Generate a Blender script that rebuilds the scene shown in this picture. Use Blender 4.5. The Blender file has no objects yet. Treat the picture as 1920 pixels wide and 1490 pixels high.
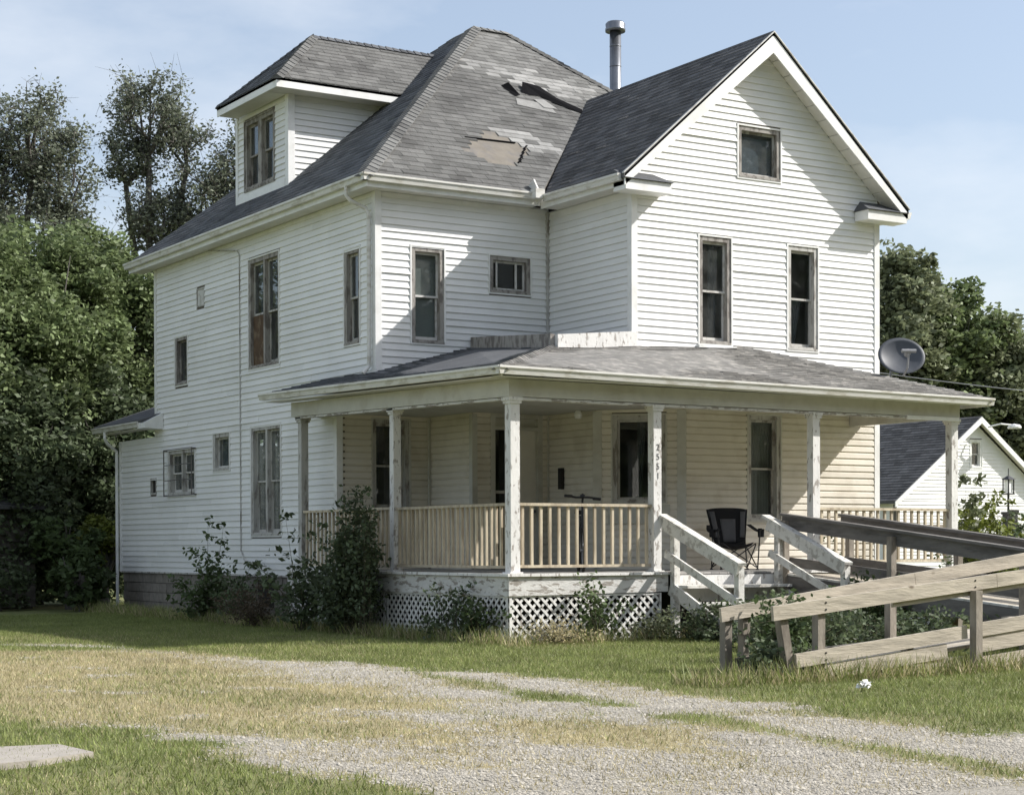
import bpy, math, random
import numpy as np
from mathutils import Vector, Matrix
random.seed(7); rng = np.random.default_rng(11)
S = bpy.context.scene
COL = S.collection
# ------------------------------------------------------------------ camera
YAW, PIT, ROL = -0.5576687673603646, -0.011676938365198302, -0.0031761745036538755
cam_d = bpy.data.cameras.new('camera'); cam = bpy.data.objects.new('camera', cam_d); COL.objects.link(cam); S.camera = cam
fw = Vector((-math.sin(YAW), math.cos(YAW), 0)); rt = Vector((math.cos(YAW), math.sin(YAW), 0)); up = Vector((0, 0, 1))
Fv = fw*math.cos(PIT)+up*math.sin(PIT); Uv = up*math.cos(PIT)-fw*math.sin(PIT)
Rv = rt*math.cos(ROL)+Uv*math.sin(ROL); Uv = Uv*math.cos(ROL)-rt*math.sin(ROL)
Mx = Matrix((Rv, Uv, -Fv)).transposed().to_4x4(); Mx.translation = Vector((-13.728, -23.693, 1.35))
cam.matrix_world = Mx
cam_d.sensor_width = 36; cam_d.lens = 3387.5/1920*36; cam_d.shift_y = 318.5/1920
cam_d.clip_start = .1; cam_d.clip_end = 2000
# ------------------------------------------------------------------ light
TO_SUN = Vector((1.1, -.62, 1.0)).normalized()
sun_el = math.asin(TO_SUN.z); sun_az = math.atan2(TO_SUN.x, TO_SUN.y)
W = bpy.data.worlds.new('World'); S.world = W; W.use_nodes = True
nt = W.node_tree; nt.nodes.clear()
sky = nt.nodes.new('ShaderNodeTexSky'); sky.sky_type = 'NISHITA'; sky.sun_disc = False
sky.sun_elevation = sun_el; sky.sun_rotation = sun_az; sky.air_density = 1.0; sky.dust_density = 2.2; sky.ozone_density = 1.2
tc = nt.nodes.new('ShaderNodeTexCoord'); mp = nt.nodes.new('ShaderNodeMapping'); mp.inputs['Scale'].default_value = (1.2, 1.2, 3.2)
nz = nt.nodes.new('ShaderNodeTexNoise'); nz.inputs['Scale'].default_value = 2.2; nz.inputs['Detail'].default_value = 7; nz.inputs['Roughness'].default_value = .55
rp = nt.nodes.new('ShaderNodeValToRGB'); rp.color_ramp.elements[0].position = .42; rp.color_ramp.elements[1].position = .66
rp.color_ramp.elements[0].color = (.20, .20, .20, 1); rp.color_ramp.elements[1].color = (.78, .78, .78, 1)
mixc = nt.nodes.new('ShaderNodeMixRGB'); mixc.inputs['Color2'].default_value = (5.7, 5.95, 6.3, 1)
bg = nt.nodes.new('ShaderNodeBackground'); bg.inputs['Strength'].default_value = .104; out = nt.nodes.new('ShaderNodeOutputWorld')
L = nt.links
L.new(tc.outputs['Generated'], mp.inputs['Vector']); L.new(mp.outputs['Vector'], nz.inputs['Vector']); L.new(nz.outputs['Fac'], rp.inputs['Fac'])
L.new(rp.outputs['Color'], mixc.inputs['Fac']); L.new(sky.outputs['Color'], mixc.inputs['Color1']); L.new(mixc.outputs['Color'], bg.inputs['Color']); L.new(bg.outputs[0], out.inputs[0])
sd = bpy.data.lights.new('sun', 'SUN'); sd.energy = 3.8; sd.angle = math.radians(.5); sd.color = (1, .965, .92)
sun = bpy.data.objects.new('sun', sd); COL.objects.link(sun); sun.rotation_euler = TO_SUN.to_track_quat('Z', 'Y').to_euler()
S.view_settings.view_transform = 'Standard'; S.view_settings.look = 'None'; S.view_settings.gamma = 1; S.view_settings.exposure = 0.77
S.view_settings.use_curve_mapping = False

# ------------------------------------------------------------------ materials
def mat(name, col, rough=.7, metal=0., var=.12, scale=6., dirt=None, dirtamt=.0, dscale=1.2, bump=.0, bscale=60., isl=0., stretch=(1, 1, 1), obj=0., trans=0., spec=.4, dlo=.5, dhi=.62, knots=0):
    m = bpy.data.materials.new(name); m.use_nodes = True; t = m.node_tree; b = t.nodes['Principled BSDF']; l = t.links
    b.inputs['Roughness'].default_value = rough; b.inputs['Metallic'].default_value = metal; b.inputs['Specular IOR Level'].default_value = spec
    geo = t.nodes.new('ShaderNodeNewGeometry'); mp = t.nodes.new('ShaderNodeMapping'); mp.inputs['Scale'].default_value = stretch
    l.new(geo.outputs['Position'], mp.inputs['Vector'])
    def noise(sc, det=4):
        n = t.nodes.new('ShaderNodeTexNoise'); n.inputs['Scale'].default_value = sc; n.inputs['Detail'].default_value = det; n.inputs['Roughness'].default_value = .6
        l.new(mp.outputs[0], n.inputs['Vector']); return n.outputs['Fac']
    def mr(x, a, c, lo=0., hi=1.):
        n = t.nodes.new('ShaderNodeMapRange'); l.new(x, n.inputs['Value']); n.inputs['From Min'].default_value = lo; n.inputs['From Max'].default_value = hi
        n.inputs['To Min'].default_value = a; n.inputs['To Max'].default_value = c; return n.outputs[0]
    def mul(a, c):
        n = t.nodes.new('ShaderNodeMath'); n.operation = 'MULTIPLY'; l.new(a, n.inputs[0]); l.new(c, n.inputs[1]); return n.outputs[0]
    f = mr(noise(scale), 1-var, 1+var, .3, .7)
    if isl: f = mul(f, mr(geo.outputs['Random Per Island'], 1-isl, 1+isl))
    if obj:
        oi = t.nodes.new('ShaderNodeObjectInfo'); f = mul(f, mr(oi.outputs['Random'], 1-obj, 1+obj))
    cur = None
    rgb = t.nodes.new('ShaderNodeRGB'); rgb.outputs[0].default_value = (*col, 1); cur = rgb.outputs[0]
    if dirt:
        fac = mr(noise(dscale, 8), 0, dirtamt, dlo, dhi)
        mx = t.nodes.new('ShaderNodeMixRGB'); l.new(fac, mx.inputs['Fac']); l.new(cur, mx.inputs['Color1']); mx.inputs['Color2'].default_value = (*dirt, 1); cur = mx.outputs[0]
    if knots:
        vo = t.nodes.new('ShaderNodeTexVoronoi'); vo.inputs['Scale'].default_value = knots; mk = t.nodes.new('ShaderNodeMapping'); mk.inputs['Scale'].default_value = (.55, .3, 1.); l.new(geo.outputs['Position'], mk.inputs['Vector']); l.new(mk.outputs[0], vo.inputs['Vector'])
        mx = t.nodes.new('ShaderNodeMixRGB'); l.new(mr(vo.outputs['Distance'], .85, 0, .05, .13), mx.inputs['Fac']); l.new(cur, mx.inputs['Color1']); mx.inputs['Color2'].default_value = (.12, .085, .055, 1); cur = mx.outputs[0]
    vm = t.nodes.new('ShaderNodeVectorMath'); vm.operation = 'SCALE'; l.new(cur, vm.inputs[0]); l.new(f, vm.inputs['Scale'])
    l.new(vm.outputs[0], b.inputs['Base Color'])
    if bump:
        bn = t.nodes.new('ShaderNodeBump'); bn.inputs['Strength'].default_value = bump; bn.inputs['Distance'].default_value = .02; l.new(noise(bscale, 3), bn.inputs['Height']); l.new(bn.outputs[0], b.inputs['Normal'])
    if trans:
        tr = t.nodes.new('ShaderNodeBsdfTranslucent'); ms = t.nodes.new('ShaderNodeMixShader'); ms.inputs[0].default_value = trans
        l.new(vm.outputs[0], tr.inputs['Color']); o = t.nodes['Material Output']; l.new(b.outputs[0], ms.inputs[1]); l.new(tr.outputs[0], ms.inputs[2]); l.new(ms.outputs[0], o.inputs['Surface'])
    return m
M = {}
M['siding'] = mat('white_vinyl_siding', (.80, .80, .785), .55, var=.03, scale=1.3, dirt=(.60, .60, .55), dirtamt=.35, dscale=.8, obj=.05, dlo=.46, dhi=.72, bump=.04, bscale=9)
M['sidingdirty'] = mat('grimy_white_siding', (.72, .72, .68), .6, var=.05, scale=2., dirt=(.45, .45, .38), dirtamt=.5, dscale=1.1, obj=.05, dlo=.45, dhi=.7)
M['cream'] = mat('cream_siding', (.73, .685, .595), .6, var=.05, scale=2, dirt=(.5, .44, .35), dirtamt=.35, dscale=1.5, obj=.07)
M['trim'] = mat('white_trim', (.80, .80, .78), .5, var=.04, dirt=(.5, .49, .44), dirtamt=.3, dscale=2)
M['creamtrim'] = mat('cream_trim', (.55, .54, .485), .6, var=.06, dirt=(.4, .37, .3), dirtamt=.4, dscale=2)
M['gutter'] = mat('gutter_aluminium', (.70, .69, .65), .4, var=.05, dirt=(.36, .33, .25), dirtamt=.55, dscale=3, stretch=(1, 1, 4))
M['soffit'] = mat('soffit_vinyl', (.72, .70, .66), .6, var=.04, obj=.04)
M['peel'] = mat('peeling_white_paint', (.70, .69, .66), .7, var=.08, dirt=(.27, .24, .21), dirtamt=.85, dscale=17, dlo=.56, dhi=.62, stretch=(1, 1, .4), bump=.3, bscale=40)
M['peelmore'] = mat('badly_peeling_paint', (.62, .61, .58), .8, var=.1, dirt=(.25, .22, .185), dirtamt=.85, dscale=9, dlo=.52, dhi=.58, stretch=(.5, .5, 1.6), bump=.4, bscale=40)
M['oldframe'] = mat('weathered_window_wood', (.36, .34, .31), .8, var=.2, scale=9, dirt=(.12, .105, .095), dirtamt=.85, dscale=9, dlo=.46, dhi=.58, stretch=(1, 1, .35))
M['greyframe'] = mat('grey_window_frame', (.46, .45, .42), .7, var=.12, scale=9, dirt=(.16, .14, .12), dirtamt=.8, dscale=8, dlo=.52, dhi=.62, stretch=(1, 1, .35))
M['sashwhite'] = mat('white_sash_paint', (.6, .59, .56), .6, var=.08, dirt=(.3, .27, .23), dirtamt=.6, dscale=7)
M['cedar'] = mat('new_cedar_wood', (.50, .435, .32), .7, var=.15, scale=14, isl=.15, obj=.12, dirt=(.28, .22, .15), dirtamt=.6, dscale=8, stretch=(1, 1, .2), bump=.2)
M['cream_wood'] = mat('pale_weathered_timber', (.46, .41, .33), .8, var=.14, scale=9, obj=.08, dirt=(.28, .25, .2), dirtamt=.6, dscale=6, stretch=(.25, 1, 1.8), bump=.35, bscale=30, knots=4.5)
M['grey_wood'] = mat('grey_weathered_timber', (.26, .23, .19), .85, var=.2, scale=9, obj=.12, dirt=(.12, .10, .08), dirtamt=.6, dscale=6, stretch=(1, 1, .4), bump=.35, bscale=30)
M['shade_dark_wood'] = mat('shade_dark_weathered_timber', (.15, .14, .13), .85, var=.2, scale=8, obj=.1, dirt=(.07, .065, .06), dirtamt=.6, dscale=5, stretch=(1, .3, 1.5), bump=.3, bscale=30)  # ramp sides turned from the sun: their shade is put into this colour
M['deck'] = mat('porch_floor_paint', (.34, .33, .31), .8, var=.2, obj=.15, dirt=(.15, .13, .11), dirtamt=.7, dscale=6)
M['stepwhite'] = mat('painted_step_timber', (.62, .61, .57), .7, var=.1, dirt=(.3, .28, .24), dirtamt=.7, dscale=9, dlo=.52, dhi=.6, bump=.3, bscale=30)
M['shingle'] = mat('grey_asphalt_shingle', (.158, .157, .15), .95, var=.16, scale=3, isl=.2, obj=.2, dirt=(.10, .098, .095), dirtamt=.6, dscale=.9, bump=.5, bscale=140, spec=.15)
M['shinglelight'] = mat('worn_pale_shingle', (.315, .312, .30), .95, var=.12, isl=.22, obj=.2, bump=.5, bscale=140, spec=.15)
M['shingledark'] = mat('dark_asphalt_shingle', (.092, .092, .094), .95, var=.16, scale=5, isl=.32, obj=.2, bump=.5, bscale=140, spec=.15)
M['shinglemid'] = mat('shaded_grey_shingle', (.105, .109, .115), .95, var=.14, scale=3, isl=.28, bump=.5, bscale=140, spec=.15)  # left slopes: shade painted in as a darker, bluer copy of the shingle
M['shingleporch'] = mat('weathered_porch_shingle', (.195, .19, .178), .95, var=.2, scale=4, isl=.26, dirt=(.32, .305, .28), dirtamt=.85, dscale=5, bump=.6, bscale=120, spec=.15)
M['underlay'] = mat('exposed_roof_board', (.185, .166, .138), .9, var=.15, scale=5, dirt=(.16, .15, .14), dirtamt=.7, dscale=4)
M['tar'] = mat('torn_black_felt', (.008, .008, .009), .95, spec=.05)
M['black'] = mat('black_fabric', (.012, .012, .014), .9, var=.1)
M['greyfab'] = mat('grey_fabric', (.10, .10, .105), .9, var=.1)
M['blackmetal'] = mat('black_metal', (.015, .015, .016), .45)
M['galv'] = mat('galvanised_steel', (.20, .21, .23), .34, .8, var=.12, scale=8)
M['dish'] = mat('dish_grey', (.07, .078, .092), .5)
M['dishlight'] = mat('dish_arm_pale', (.3, .3, .31), .5)
M['rubber'] = mat('tyre_rubber', (.02, .02, .02), .8)
M['block'] = mat('concrete_block', (.22, .20, .175), .95, var=.15, scale=10, obj=.14, bump=.5, bscale=50)
M['mortar'] = mat('mortar', (.15, .14, .12), .95)
M['interior'] = mat('interior_plaster', (.16, .14, .12), .9)
M['curtain'] = mat('lace_curtain', (.16, .165, .18), .9, var=.1, scale=15, trans=.3)
M['sheencurtain'] = mat('sky_sheen_curtain', (.17, .20, .25), .9, var=.15, scale=12, trans=.3)  # blue-grey sky reflection of the panes put into the curtain colour
M['blind'] = mat('window_shade_cloth', (.30, .30, .28), .9, var=.06, scale=4)
M['plywood'] = mat('brown_stained_board', (.09, .055, .03), .85, var=.25, scale=6, dirt=(.2, .15, .1), dirtamt=.7, dscale=5)
M['door'] = mat('cream_door_paint', (.72, .69, .62), .5, var=.05)
M['concrete'] = mat('concrete_slab', (.34, .31, .27), .9, var=.12, scale=5, bump=.3)
M['litter'] = mat('white_paper', (.85, .85, .84), .7)
M['bark'] = mat('bark', (.11, .10, .088), .95, var=.25, scale=12, stretch=(1, 1, .2), bump=.6, bscale=20)
M['barkpale'] = mat('pale_bark', (.2, .18, .15), .95, var=.2, scale=12, stretch=(1, 1, .2))
def leafmat(n, c, isl=.4, tr=.35): return mat(n, c, .55, var=.25, scale=1.1, isl=isl, trans=tr, spec=.3)
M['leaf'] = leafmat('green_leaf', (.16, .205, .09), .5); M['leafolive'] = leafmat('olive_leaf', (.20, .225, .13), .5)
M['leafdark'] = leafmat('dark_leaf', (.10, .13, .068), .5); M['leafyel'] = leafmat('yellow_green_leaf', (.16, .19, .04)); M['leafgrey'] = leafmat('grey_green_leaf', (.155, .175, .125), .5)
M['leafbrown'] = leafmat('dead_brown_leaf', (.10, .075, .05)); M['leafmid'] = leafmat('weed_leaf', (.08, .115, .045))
M['stem'] = mat('stem', (.09, .08, .05), .9)
M['grass'] = leafmat('grass_blade', (.215, .25, .08), .45, .3); M['drygrass'] = leafmat('dry_grass_blade', (.46, .40, .235), .35, .3)
M['gravel'] = mat('gravel_stone', (.36, .335, .285), .9, var=.12, scale=3, isl=.32)
M['darkgap'] = mat('gap_shade', (.03, .027, .024), .95)  # near-black stands in for the shade inside openings and under the porch
M['ink'] = mat('number_paint', (.11, .11, .11), .7, dirt=(.5, .5, .48), dirtamt=.8, dscale=40, dlo=.52, dhi=.6)
M['shed'] = mat('old_shed_board', (.10, .09, .075), .9, var=.3, obj=.2)
# glass : see-through with fresnel reflection and a film of dust
def glassmat(name, dust, dustcol):
    m = bpy.data.materials.new(name); m.use_nodes = True; t = m.node_tree; t.nodes.clear(); l = t.links
    o = t.nodes.new('ShaderNodeOutputMaterial'); tr = t.nodes.new('ShaderNodeBsdfTransparent'); tr.inputs[0].default_value = (.8, .84, .84, 1)
    gl = t.nodes.new('ShaderNodeBsdfGlossy'); gl.inputs['Roughness'].default_value = .02; lw = t.nodes.new('ShaderNodeLayerWeight'); lw.inputs['Blend'].default_value = .5; pw = t.nodes.new('ShaderNodeMath'); pw.operation = 'POWER'; pw.inputs[1].default_value = 4.; l.new(lw.outputs['Facing'], pw.inputs[0]); fr = t.nodes.new('ShaderNodeMapRange'); l.new(pw.outputs[0], fr.inputs['Value']); fr.inputs['To Min'].default_value = .045; fr.inputs['To Max'].default_value = .95
    geo = t.nodes.new('ShaderNodeNewGeometry'); nz = t.nodes.new('ShaderNodeTexNoise'); nz.inputs['Scale'].default_value = 1.6; bn = t.nodes.new('ShaderNodeBump'); bn.inputs['Strength'].default_value = .05; bn.inputs['Distance'].default_value = .01
    l.new(geo.outputs['Position'], nz.inputs['Vector']); l.new(nz.outputs['Fac'], bn.inputs['Height']); l.new(bn.outputs[0], gl.inputs['Normal'])
    m1 = t.nodes.new('ShaderNodeMixShader'); l.new(fr.outputs[0], m1.inputs[0]); l.new(tr.outputs[0], m1.inputs[1]); l.new(gl.outputs[0], m1.inputs[2])
    df = t.nodes.new('ShaderNodeBsdfDiffuse'); df.inputs[0].default_value = (*dustcol, 1)
    n2 = t.nodes.new('ShaderNodeTexNoise'); n2.inputs['Scale'].default_value = 5; n2.inputs['Detail'].default_value = 6; l.new(geo.outputs['Position'], n2.inputs['Vector'])
    mr = t.nodes.new('ShaderNodeMapRange'); mr.inputs['From Min'].default_value = .35; mr.inputs['From Max'].default_value = .7; mr.inputs['To Min'].default_value = dust*.4; mr.inputs['To Max'].default_value = dust*1.4; l.new(n2.outputs['Fac'], mr.inputs['Value'])
    m2 = t.nodes.new('ShaderNodeMixShader'); l.new(mr.outputs[0], m2.inputs[0]); l.new(m1.outputs[0], m2.inputs[1]); l.new(df.outputs[0], m2.inputs[2]); l.new(m2.outputs[0], o.inputs[0]); return m
M['glass'] = glassmat('window_glass', .07, (.4, .4, .38)); M['glassdusty'] = glassmat('dusty_window_glass', .3, (.42, .42, .38)); M['glassdark'] = glassmat('dark_window_glass', .02, (.3, .3, .3))

# ------------------------------------------------------------------ mesh helpers
ORG = {}
class MB:
    def __init__(s): s.v = []; s.f = []
    def add(s, vs, fs):
        n = len(s.v); s.v += [tuple(p) for p in vs]; s.f += [tuple(i+n for i in f) for f in fs]; return s
    def hexa(s, p): return s.add(p, [(0, 3, 2, 1), (4, 5, 6, 7), (0, 1, 5, 4), (1, 2, 6, 5), (2, 3, 7, 6), (3, 0, 4, 7)])
    def box(s, x0, x1, y0, y1, z0, z1): return s.hexa([(x0, y0, z0), (x1, y0, z0), (x1, y1, z0), (x0, y1, z0), (x0, y0, z1), (x1, y0, z1), (x1, y1, z1), (x0, y1, z1)])
    def beam(s, a, b, w, h, upv=(0, 0, 1), off=(0, 0)):
        a = Vector(a); b = Vector(b); d = (b-a).normalized(); u = Vector(upv); r = d.cross(u).normalized(); u = r.cross(d)
        o = r*off[0]+u*off[1]; r = r*w/2; u = u*h/2; a = a+o; b = b+o
        return s.hexa([a-r-u, a+r-u, a+r+u, a-r+u, b-r-u, b+r-u, b+r+u, b-r+u])
    def tube(s, pts, r, n=8, r2=None):
        pts = [Vector(p) for p in pts]; r2 = r if r2 is None else r2; rings = []
        base = len(s.v); N = len(pts)
        for i, p in enumerate(pts):
            d = (pts[min(i+1, N-1)]-pts[max(i-1, 0)]).normalized(); a = d.orthogonal().normalized() if i == 0 else (pa-d*pa.dot(d)).normalized(); pa = a; b = d.cross(a)
            rr = r+(r2-r)*i/max(N-1, 1)
            s.v += [tuple(p+(a*math.cos(k*2*math.pi/n)+b*math.sin(k*2*math.pi/n))*rr) for k in range(n)]
        for i in range(N-1):
            for k in range(n):
                k2 = (k+1) % n; s.f.append((base+i*n+k, base+i*n+k2, base+(i+1)*n+k2, base+(i+1)*n+k))
        s.f.append(tuple(base+k for k in range(n))[::-1]); s.f.append(tuple(base+(N-1)*n+k for k in range(n))); return s
    def lathe(s, c, prof, n=20):
        base = len(s.v)
        for (r, z) in prof: s.v += [(c[0]+r*math.cos(k*2*math.pi/n), c[1]+r*math.sin(k*2*math.pi/n), c[2]+z) for k in range(n)]
        for i in range(len(prof)-1):
            for k in range(n): s.f.append((base+i*n+k, base+i*n+(k+1) % n, base+(i+1)*n+(k+1) % n, base+(i+1)*n+k))
        return s
    def prism(s, poly, thick):      # poly: list of 3d points, extruded by vector
        n = len(poly); t = Vector(thick); b = [Vector(p) for p in poly]
        return s.add(b+[p+t for p in b], [tuple(range(n))[::-1], tuple(range(n, 2*n))]+[(i, (i+1) % n, n+(i+1) % n, n+i) for i in range(n)])
def root_of(o):
    while o.parent: o = o.parent
    return o
def obj(name, mb, m, parent=None, label=None, kind=None, smooth=False):
    off = ORG[root_of(parent).name] if parent is not None else Vector((0, 0, 0))
    me = bpy.data.meshes.new(name); vs = [tuple(Vector(v)-off) for v in mb.v] if off.length else mb.v
    me.from_pydata(vs, [], mb.f); me.materials.append(M[m] if isinstance(m, str) else m)
    if smooth: me.shade_smooth()
    o = bpy.data.objects.new(name, me); COL.objects.link(o)
    if parent is not None: o.parent = parent
    if label: o['label'] = label
    if kind: o['kind'] = kind
    return o
def thing(name, label, cat, loc, group=None):
    o = bpy.data.objects.new(name, None); COL.objects.link(o); o.location = loc; o.empty_display_size = .3
    o['label'] = label; o['category'] = cat
    if group: o['group'] = group
    ORG[o.name] = Vector(loc); return o
def tag(o, label, cat, group=None):
    o['label'] = label; o['category'] = cat
    if group: o['group'] = group
    return o
def shared(name, me, parent, loc, rot=None, m=None):   # linked piece sharing a mesh; loc in world
    o = bpy.data.objects.new(name, me); COL.objects.link(o); o.parent = parent; o.location = Vector(loc)-ORG[root_of(parent).name]
    if rot is not None: o.rotation_euler = rot
    return o
def rawmesh(name, V, F, m, parent=None, kind=None, nv=4):
    V = np.asarray(V, dtype=np.float32).reshape(-1, 3); F = np.asarray(F, dtype=np.int32).reshape(-1, nv)
    if parent is not None: V = V-np.array(ORG[root_of(parent).name], dtype=np.float32)
    me = bpy.data.meshes.new(name); me.vertices.add(len(V)); me.vertices.foreach_set('co', V.ravel())
    me.loops.add(F.size); me.loops.foreach_set('vertex_index', F.ravel()); me.polygons.add(len(F)); me.polygons.foreach_set('loop_start', np.arange(0, F.size, nv, dtype=np.int32))
    me.update(calc_edges=True); me.validate(); me.materials.append(M[m]); o = bpy.data.objects.new(name, me); COL.objects.link(o)
    if parent is not None: o.parent = parent
    if kind: o['kind'] = kind
    return o

# ------------------------------------------------------------------ ground
def vnoise(x, y, sc, seed=0):
    x = x*sc+seed*17.3; y = y*sc+seed*9.1; xi = np.floor(x); yi = np.floor(y); fx = x-xi; fy = y-yi
    fx = fx*fx*(3-2*fx); fy = fy*fy*(3-2*fy)
    def h(a, b): v = np.sin(a*127.1+b*311.7+seed*74.7)*43758.5453; return v-np.floor(v)
    return (h(xi, yi)*(1-fx)+h(xi+1, yi)*fx)*(1-fy)+(h(xi, yi+1)*(1-fx)+h(xi+1, yi+1)*fx)*fy
def fbm(x, y, sc, seed=0, o=4):
    return sum(vnoise(x, y, sc*2**i, seed+i)*.5**i for i in range(o))/sum(.5**i for i in range(o))
def sdist(x, y, poly):
    P = np.array(poly, float); n = len(P); d = np.full(x.shape, 1e9); ins = np.zeros(x.shape, bool)
    for i in range(n):
        a = P[i]; b = P[(i+1) % n]; e = b-a; wx = x-a[0]; wy = y-a[1]; t = np.clip((wx*e[0]+wy*e[1])/(e@e), 0, 1)
        d = np.minimum(d, np.hypot(wx-t*e[0], wy-t*e[1]))
        c = ((a[1] > y) != (b[1] > y)); ins ^= c & (x < (b[0]-a[0])*(y-a[1])/(b[1]-a[1]+1e-12)+a[0])
    return np.where(ins, d, -d)
LANE = [(-5.5, -.9), (-5.16, -1.84), (-4.94, -3.83), (-4.29, -4.52), (-4.23, -6.24), (-3.85, -7.21), (-3.63, -8.12), (-3.63, -9.17), (-3.8, -10.44), (-3.69, -11.08), (-4.12, -12.64), (-4.0, -13.25), (-4.22, -14.27), (-4.03, -15.1), (-3.6, -18), (-3.4, -30), (-9.3, -30), (-9.1, -18), (-8.95, -15.6), (-9.0, -13.54), (-9.14, -11.97), (-9.23, -10.6), (-8.9, -6.98), (-7.6, 0)]
TAN = [(-7.4, .98), (-5.4, -1.6), (-5.49, -5.37), (-6.2, -10.78), (-7.01, -10.23), (-7.15, -10.98), (-7.04, -11.91), (-7.43, -13.75), (-8.01, -13.82), (-8.07, -12.68), (-8.47, -12.0), (-8.84, -11.32), (-9.3, -10.2), (-10.5, -6.34), (-11, 0)]
ISL = [(-6.6, -11.87), (-5.83, -12.12), (-5.64, -13.22), (-6.4, -14.6), (-6.88, -13.66), (-6.97, -12.7)]
ST1 = [(-4.42, -6.82), (-4.55, -8.37), (-4.67, -9.99), (-4.66, -11.51), (-5.05, -11.6), (-5.2, -10.61), (-5.0, -8.83)]
ST2 = [(-5.18, -11.92), (-4.83, -12.38), (-5.0, -13.65), (-5.1, -14.85), (-5.35, -16.17), (-5.75, -16.67), (-5.5, -15.4), (-5.42, -13.97), (-5.37, -12.87)]
FAR = [(-6.9, 2.6), (-5.3, .5), (-4.96, -1.69), (-5.2, -2.0), (-5.55, -.1), (-7.0, 2.0)]
def ss(d, w): t = np.clip(d/w*.5+.5, 0, 1); return t*t*(3-2*t)
def weights(x, y):
    n1 = (fbm(x, y, 1.1, 3)-.5)*1.5; n2 = (fbm(x, y, 3.7, 5)-.5)*.7
    j = n1*.9+n2
    lane = ss(sdist(x, y, LANE)+j*.8, .35)
    tan = ss(sdist(x, y, TAN)+j*.9, .6); isl = ss(sdist(x, y, ISL)+j*.6, .5)
    st1 = ss(sdist(x, y, ST1)+j*.35, .25); st2 = ss(sdist(x, y, ST2)+j*.3, .25); far = ss(sdist(x, y, FAR)+j*.3, .3)
    patch = np.clip((fbm(x, y, .9, 21)-.56)*9, 0, 1)*.55
    grav = lane*(1-tan*.93)*(1-isl*.9)*(1-st1*.85)*(1-st2*.9)*(1-patch*.55)*(.62+.38*np.clip((fbm(x, y, 2.4, 77)-.32)*4, 0, 1)); grav = np.clip(grav+far*.7+tan*np.clip((fbm(x, y, 1.6, 31)-.7)*5, 0, .45), 0, 1)
    dry = np.clip(tan*.95+isl*.9+lane*.75-st1*.5-st2*.45+far*.4, 0, 1)
    dry = np.clip(dry+np.clip((fbm(x, y, .6, 41)-.5)*1.4, -.25, .3), 0, 1)
    return grav, dry
def hgt(x, y): return (fbm(x, y, .35, 8)-.5)*.05-.01*0
fx = np.concatenate([np.array([-700, -300, -120, -60, -35, -25]), np.arange(-18, 14, .11), np.array([16, 22, 35, 60, 120, 300, 700])])
fy = np.concatenate([np.array([-300, -100, -50, -30]), np.arange(-21, 10, .11), np.arange(10, 20, .5), np.array([25, 35, 60, 120, 300, 900])])
GX, GY = np.meshgrid(fx, fy); GZ = np.where((np.abs(GX) < 20) & (GY > -24) & (GY < 21), hgt(GX, GY), 0)
nx, ny = len(fx), len(fy); idx = np.arange(nx*ny).reshape(ny, nx)
F = np.stack([idx[:-1, :-1], idx[:-1, 1:], idx[1:, 1:], idx[1:, :-1]], -1).reshape(-1, 4)
gv, dr = weights(GX.ravel(), GY.ravel())
M['ground'] = gm = bpy.data.materials.new('ground_soil_grass_gravel'); gm.use_nodes = True
ground = rawmesh('ground', np.stack([GX, GY, GZ], -1), F, 'ground', kind='structure')
at = ground.data.color_attributes.new('cover', 'FLOAT_COLOR', 'POINT')
at.data.foreach_set('color', np.stack([gv, dr, np.zeros_like(gv), np.ones_like(gv)], -1).astype(np.float32).ravel())
ground.data.shade_smooth()
t = gm.node_tree; b = t.nodes['Principled BSDF']; b.inputs['Roughness'].default_value = .95; b.inputs['Specular IOR Level'].default_value = .15; l = t.links
att = t.nodes.new('ShaderNodeAttribute'); att.attribute_name = 'cover'; sep = t.nodes.new('ShaderNodeSeparateColor'); l.new(att.outputs['Color'], sep.inputs[0])
geo = t.nodes.new('ShaderNodeNewGeometry')
def gn(sc, det=5, tp='noise'):
    if tp == 'noise': n = t.nodes.new('ShaderNodeTexNoise'); n.inputs['Detail'].default_value = det; n.inputs['Roughness'].default_value = .65; o = n.outputs['Fac']
    else: n = t.nodes.new('ShaderNodeTexVoronoi'); o = n.outputs['Color']
    n.inputs['Scale'].default_value = sc; l.new(geo.outputs['Position'], n.inputs['Vector']); return o
def ramp(f, stops):
    r = t.nodes.new('ShaderNodeValToRGB'); e = r.color_ramp.elements
    while len(e) < len(stops): e.new(.5)
    for i, (p, c) in enumerate(stops): e[i].position = p; e[i].color = (*c, 1)
    l.new(f, r.inputs[0]); return r.outputs[0]
def gmix(f, a, c):
    m = t.nodes.new('ShaderNodeMixRGB'); l.new(f, m.inputs[0]); l.new(a, m.inputs[1]); l.new(c, m.inputs[2]); return m.outputs[0]
green = ramp(gn(9), [(.3, (.10, .12, .045)), (.5, (.16, .18, .07)), (.7, (.24, .225, .11))])
dryc = ramp(gn(13), [(.3, (.21, .18, .10)), (.5, (.36, .315, .19)), (.7, (.46, .405, .26))])
grc = ramp(gn(60, 3, 'v'), [(0, (.25, .23, .195)), (.5, (.36, .335, .285)), (1, (.47, .44, .385))])
c1 = gmix(sep.outputs[1], green, dryc)
mth = t.nodes.new('ShaderNodeMath'); mth.operation = 'ADD'; l.new(sep.outputs[0], mth.inputs[0])
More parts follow.
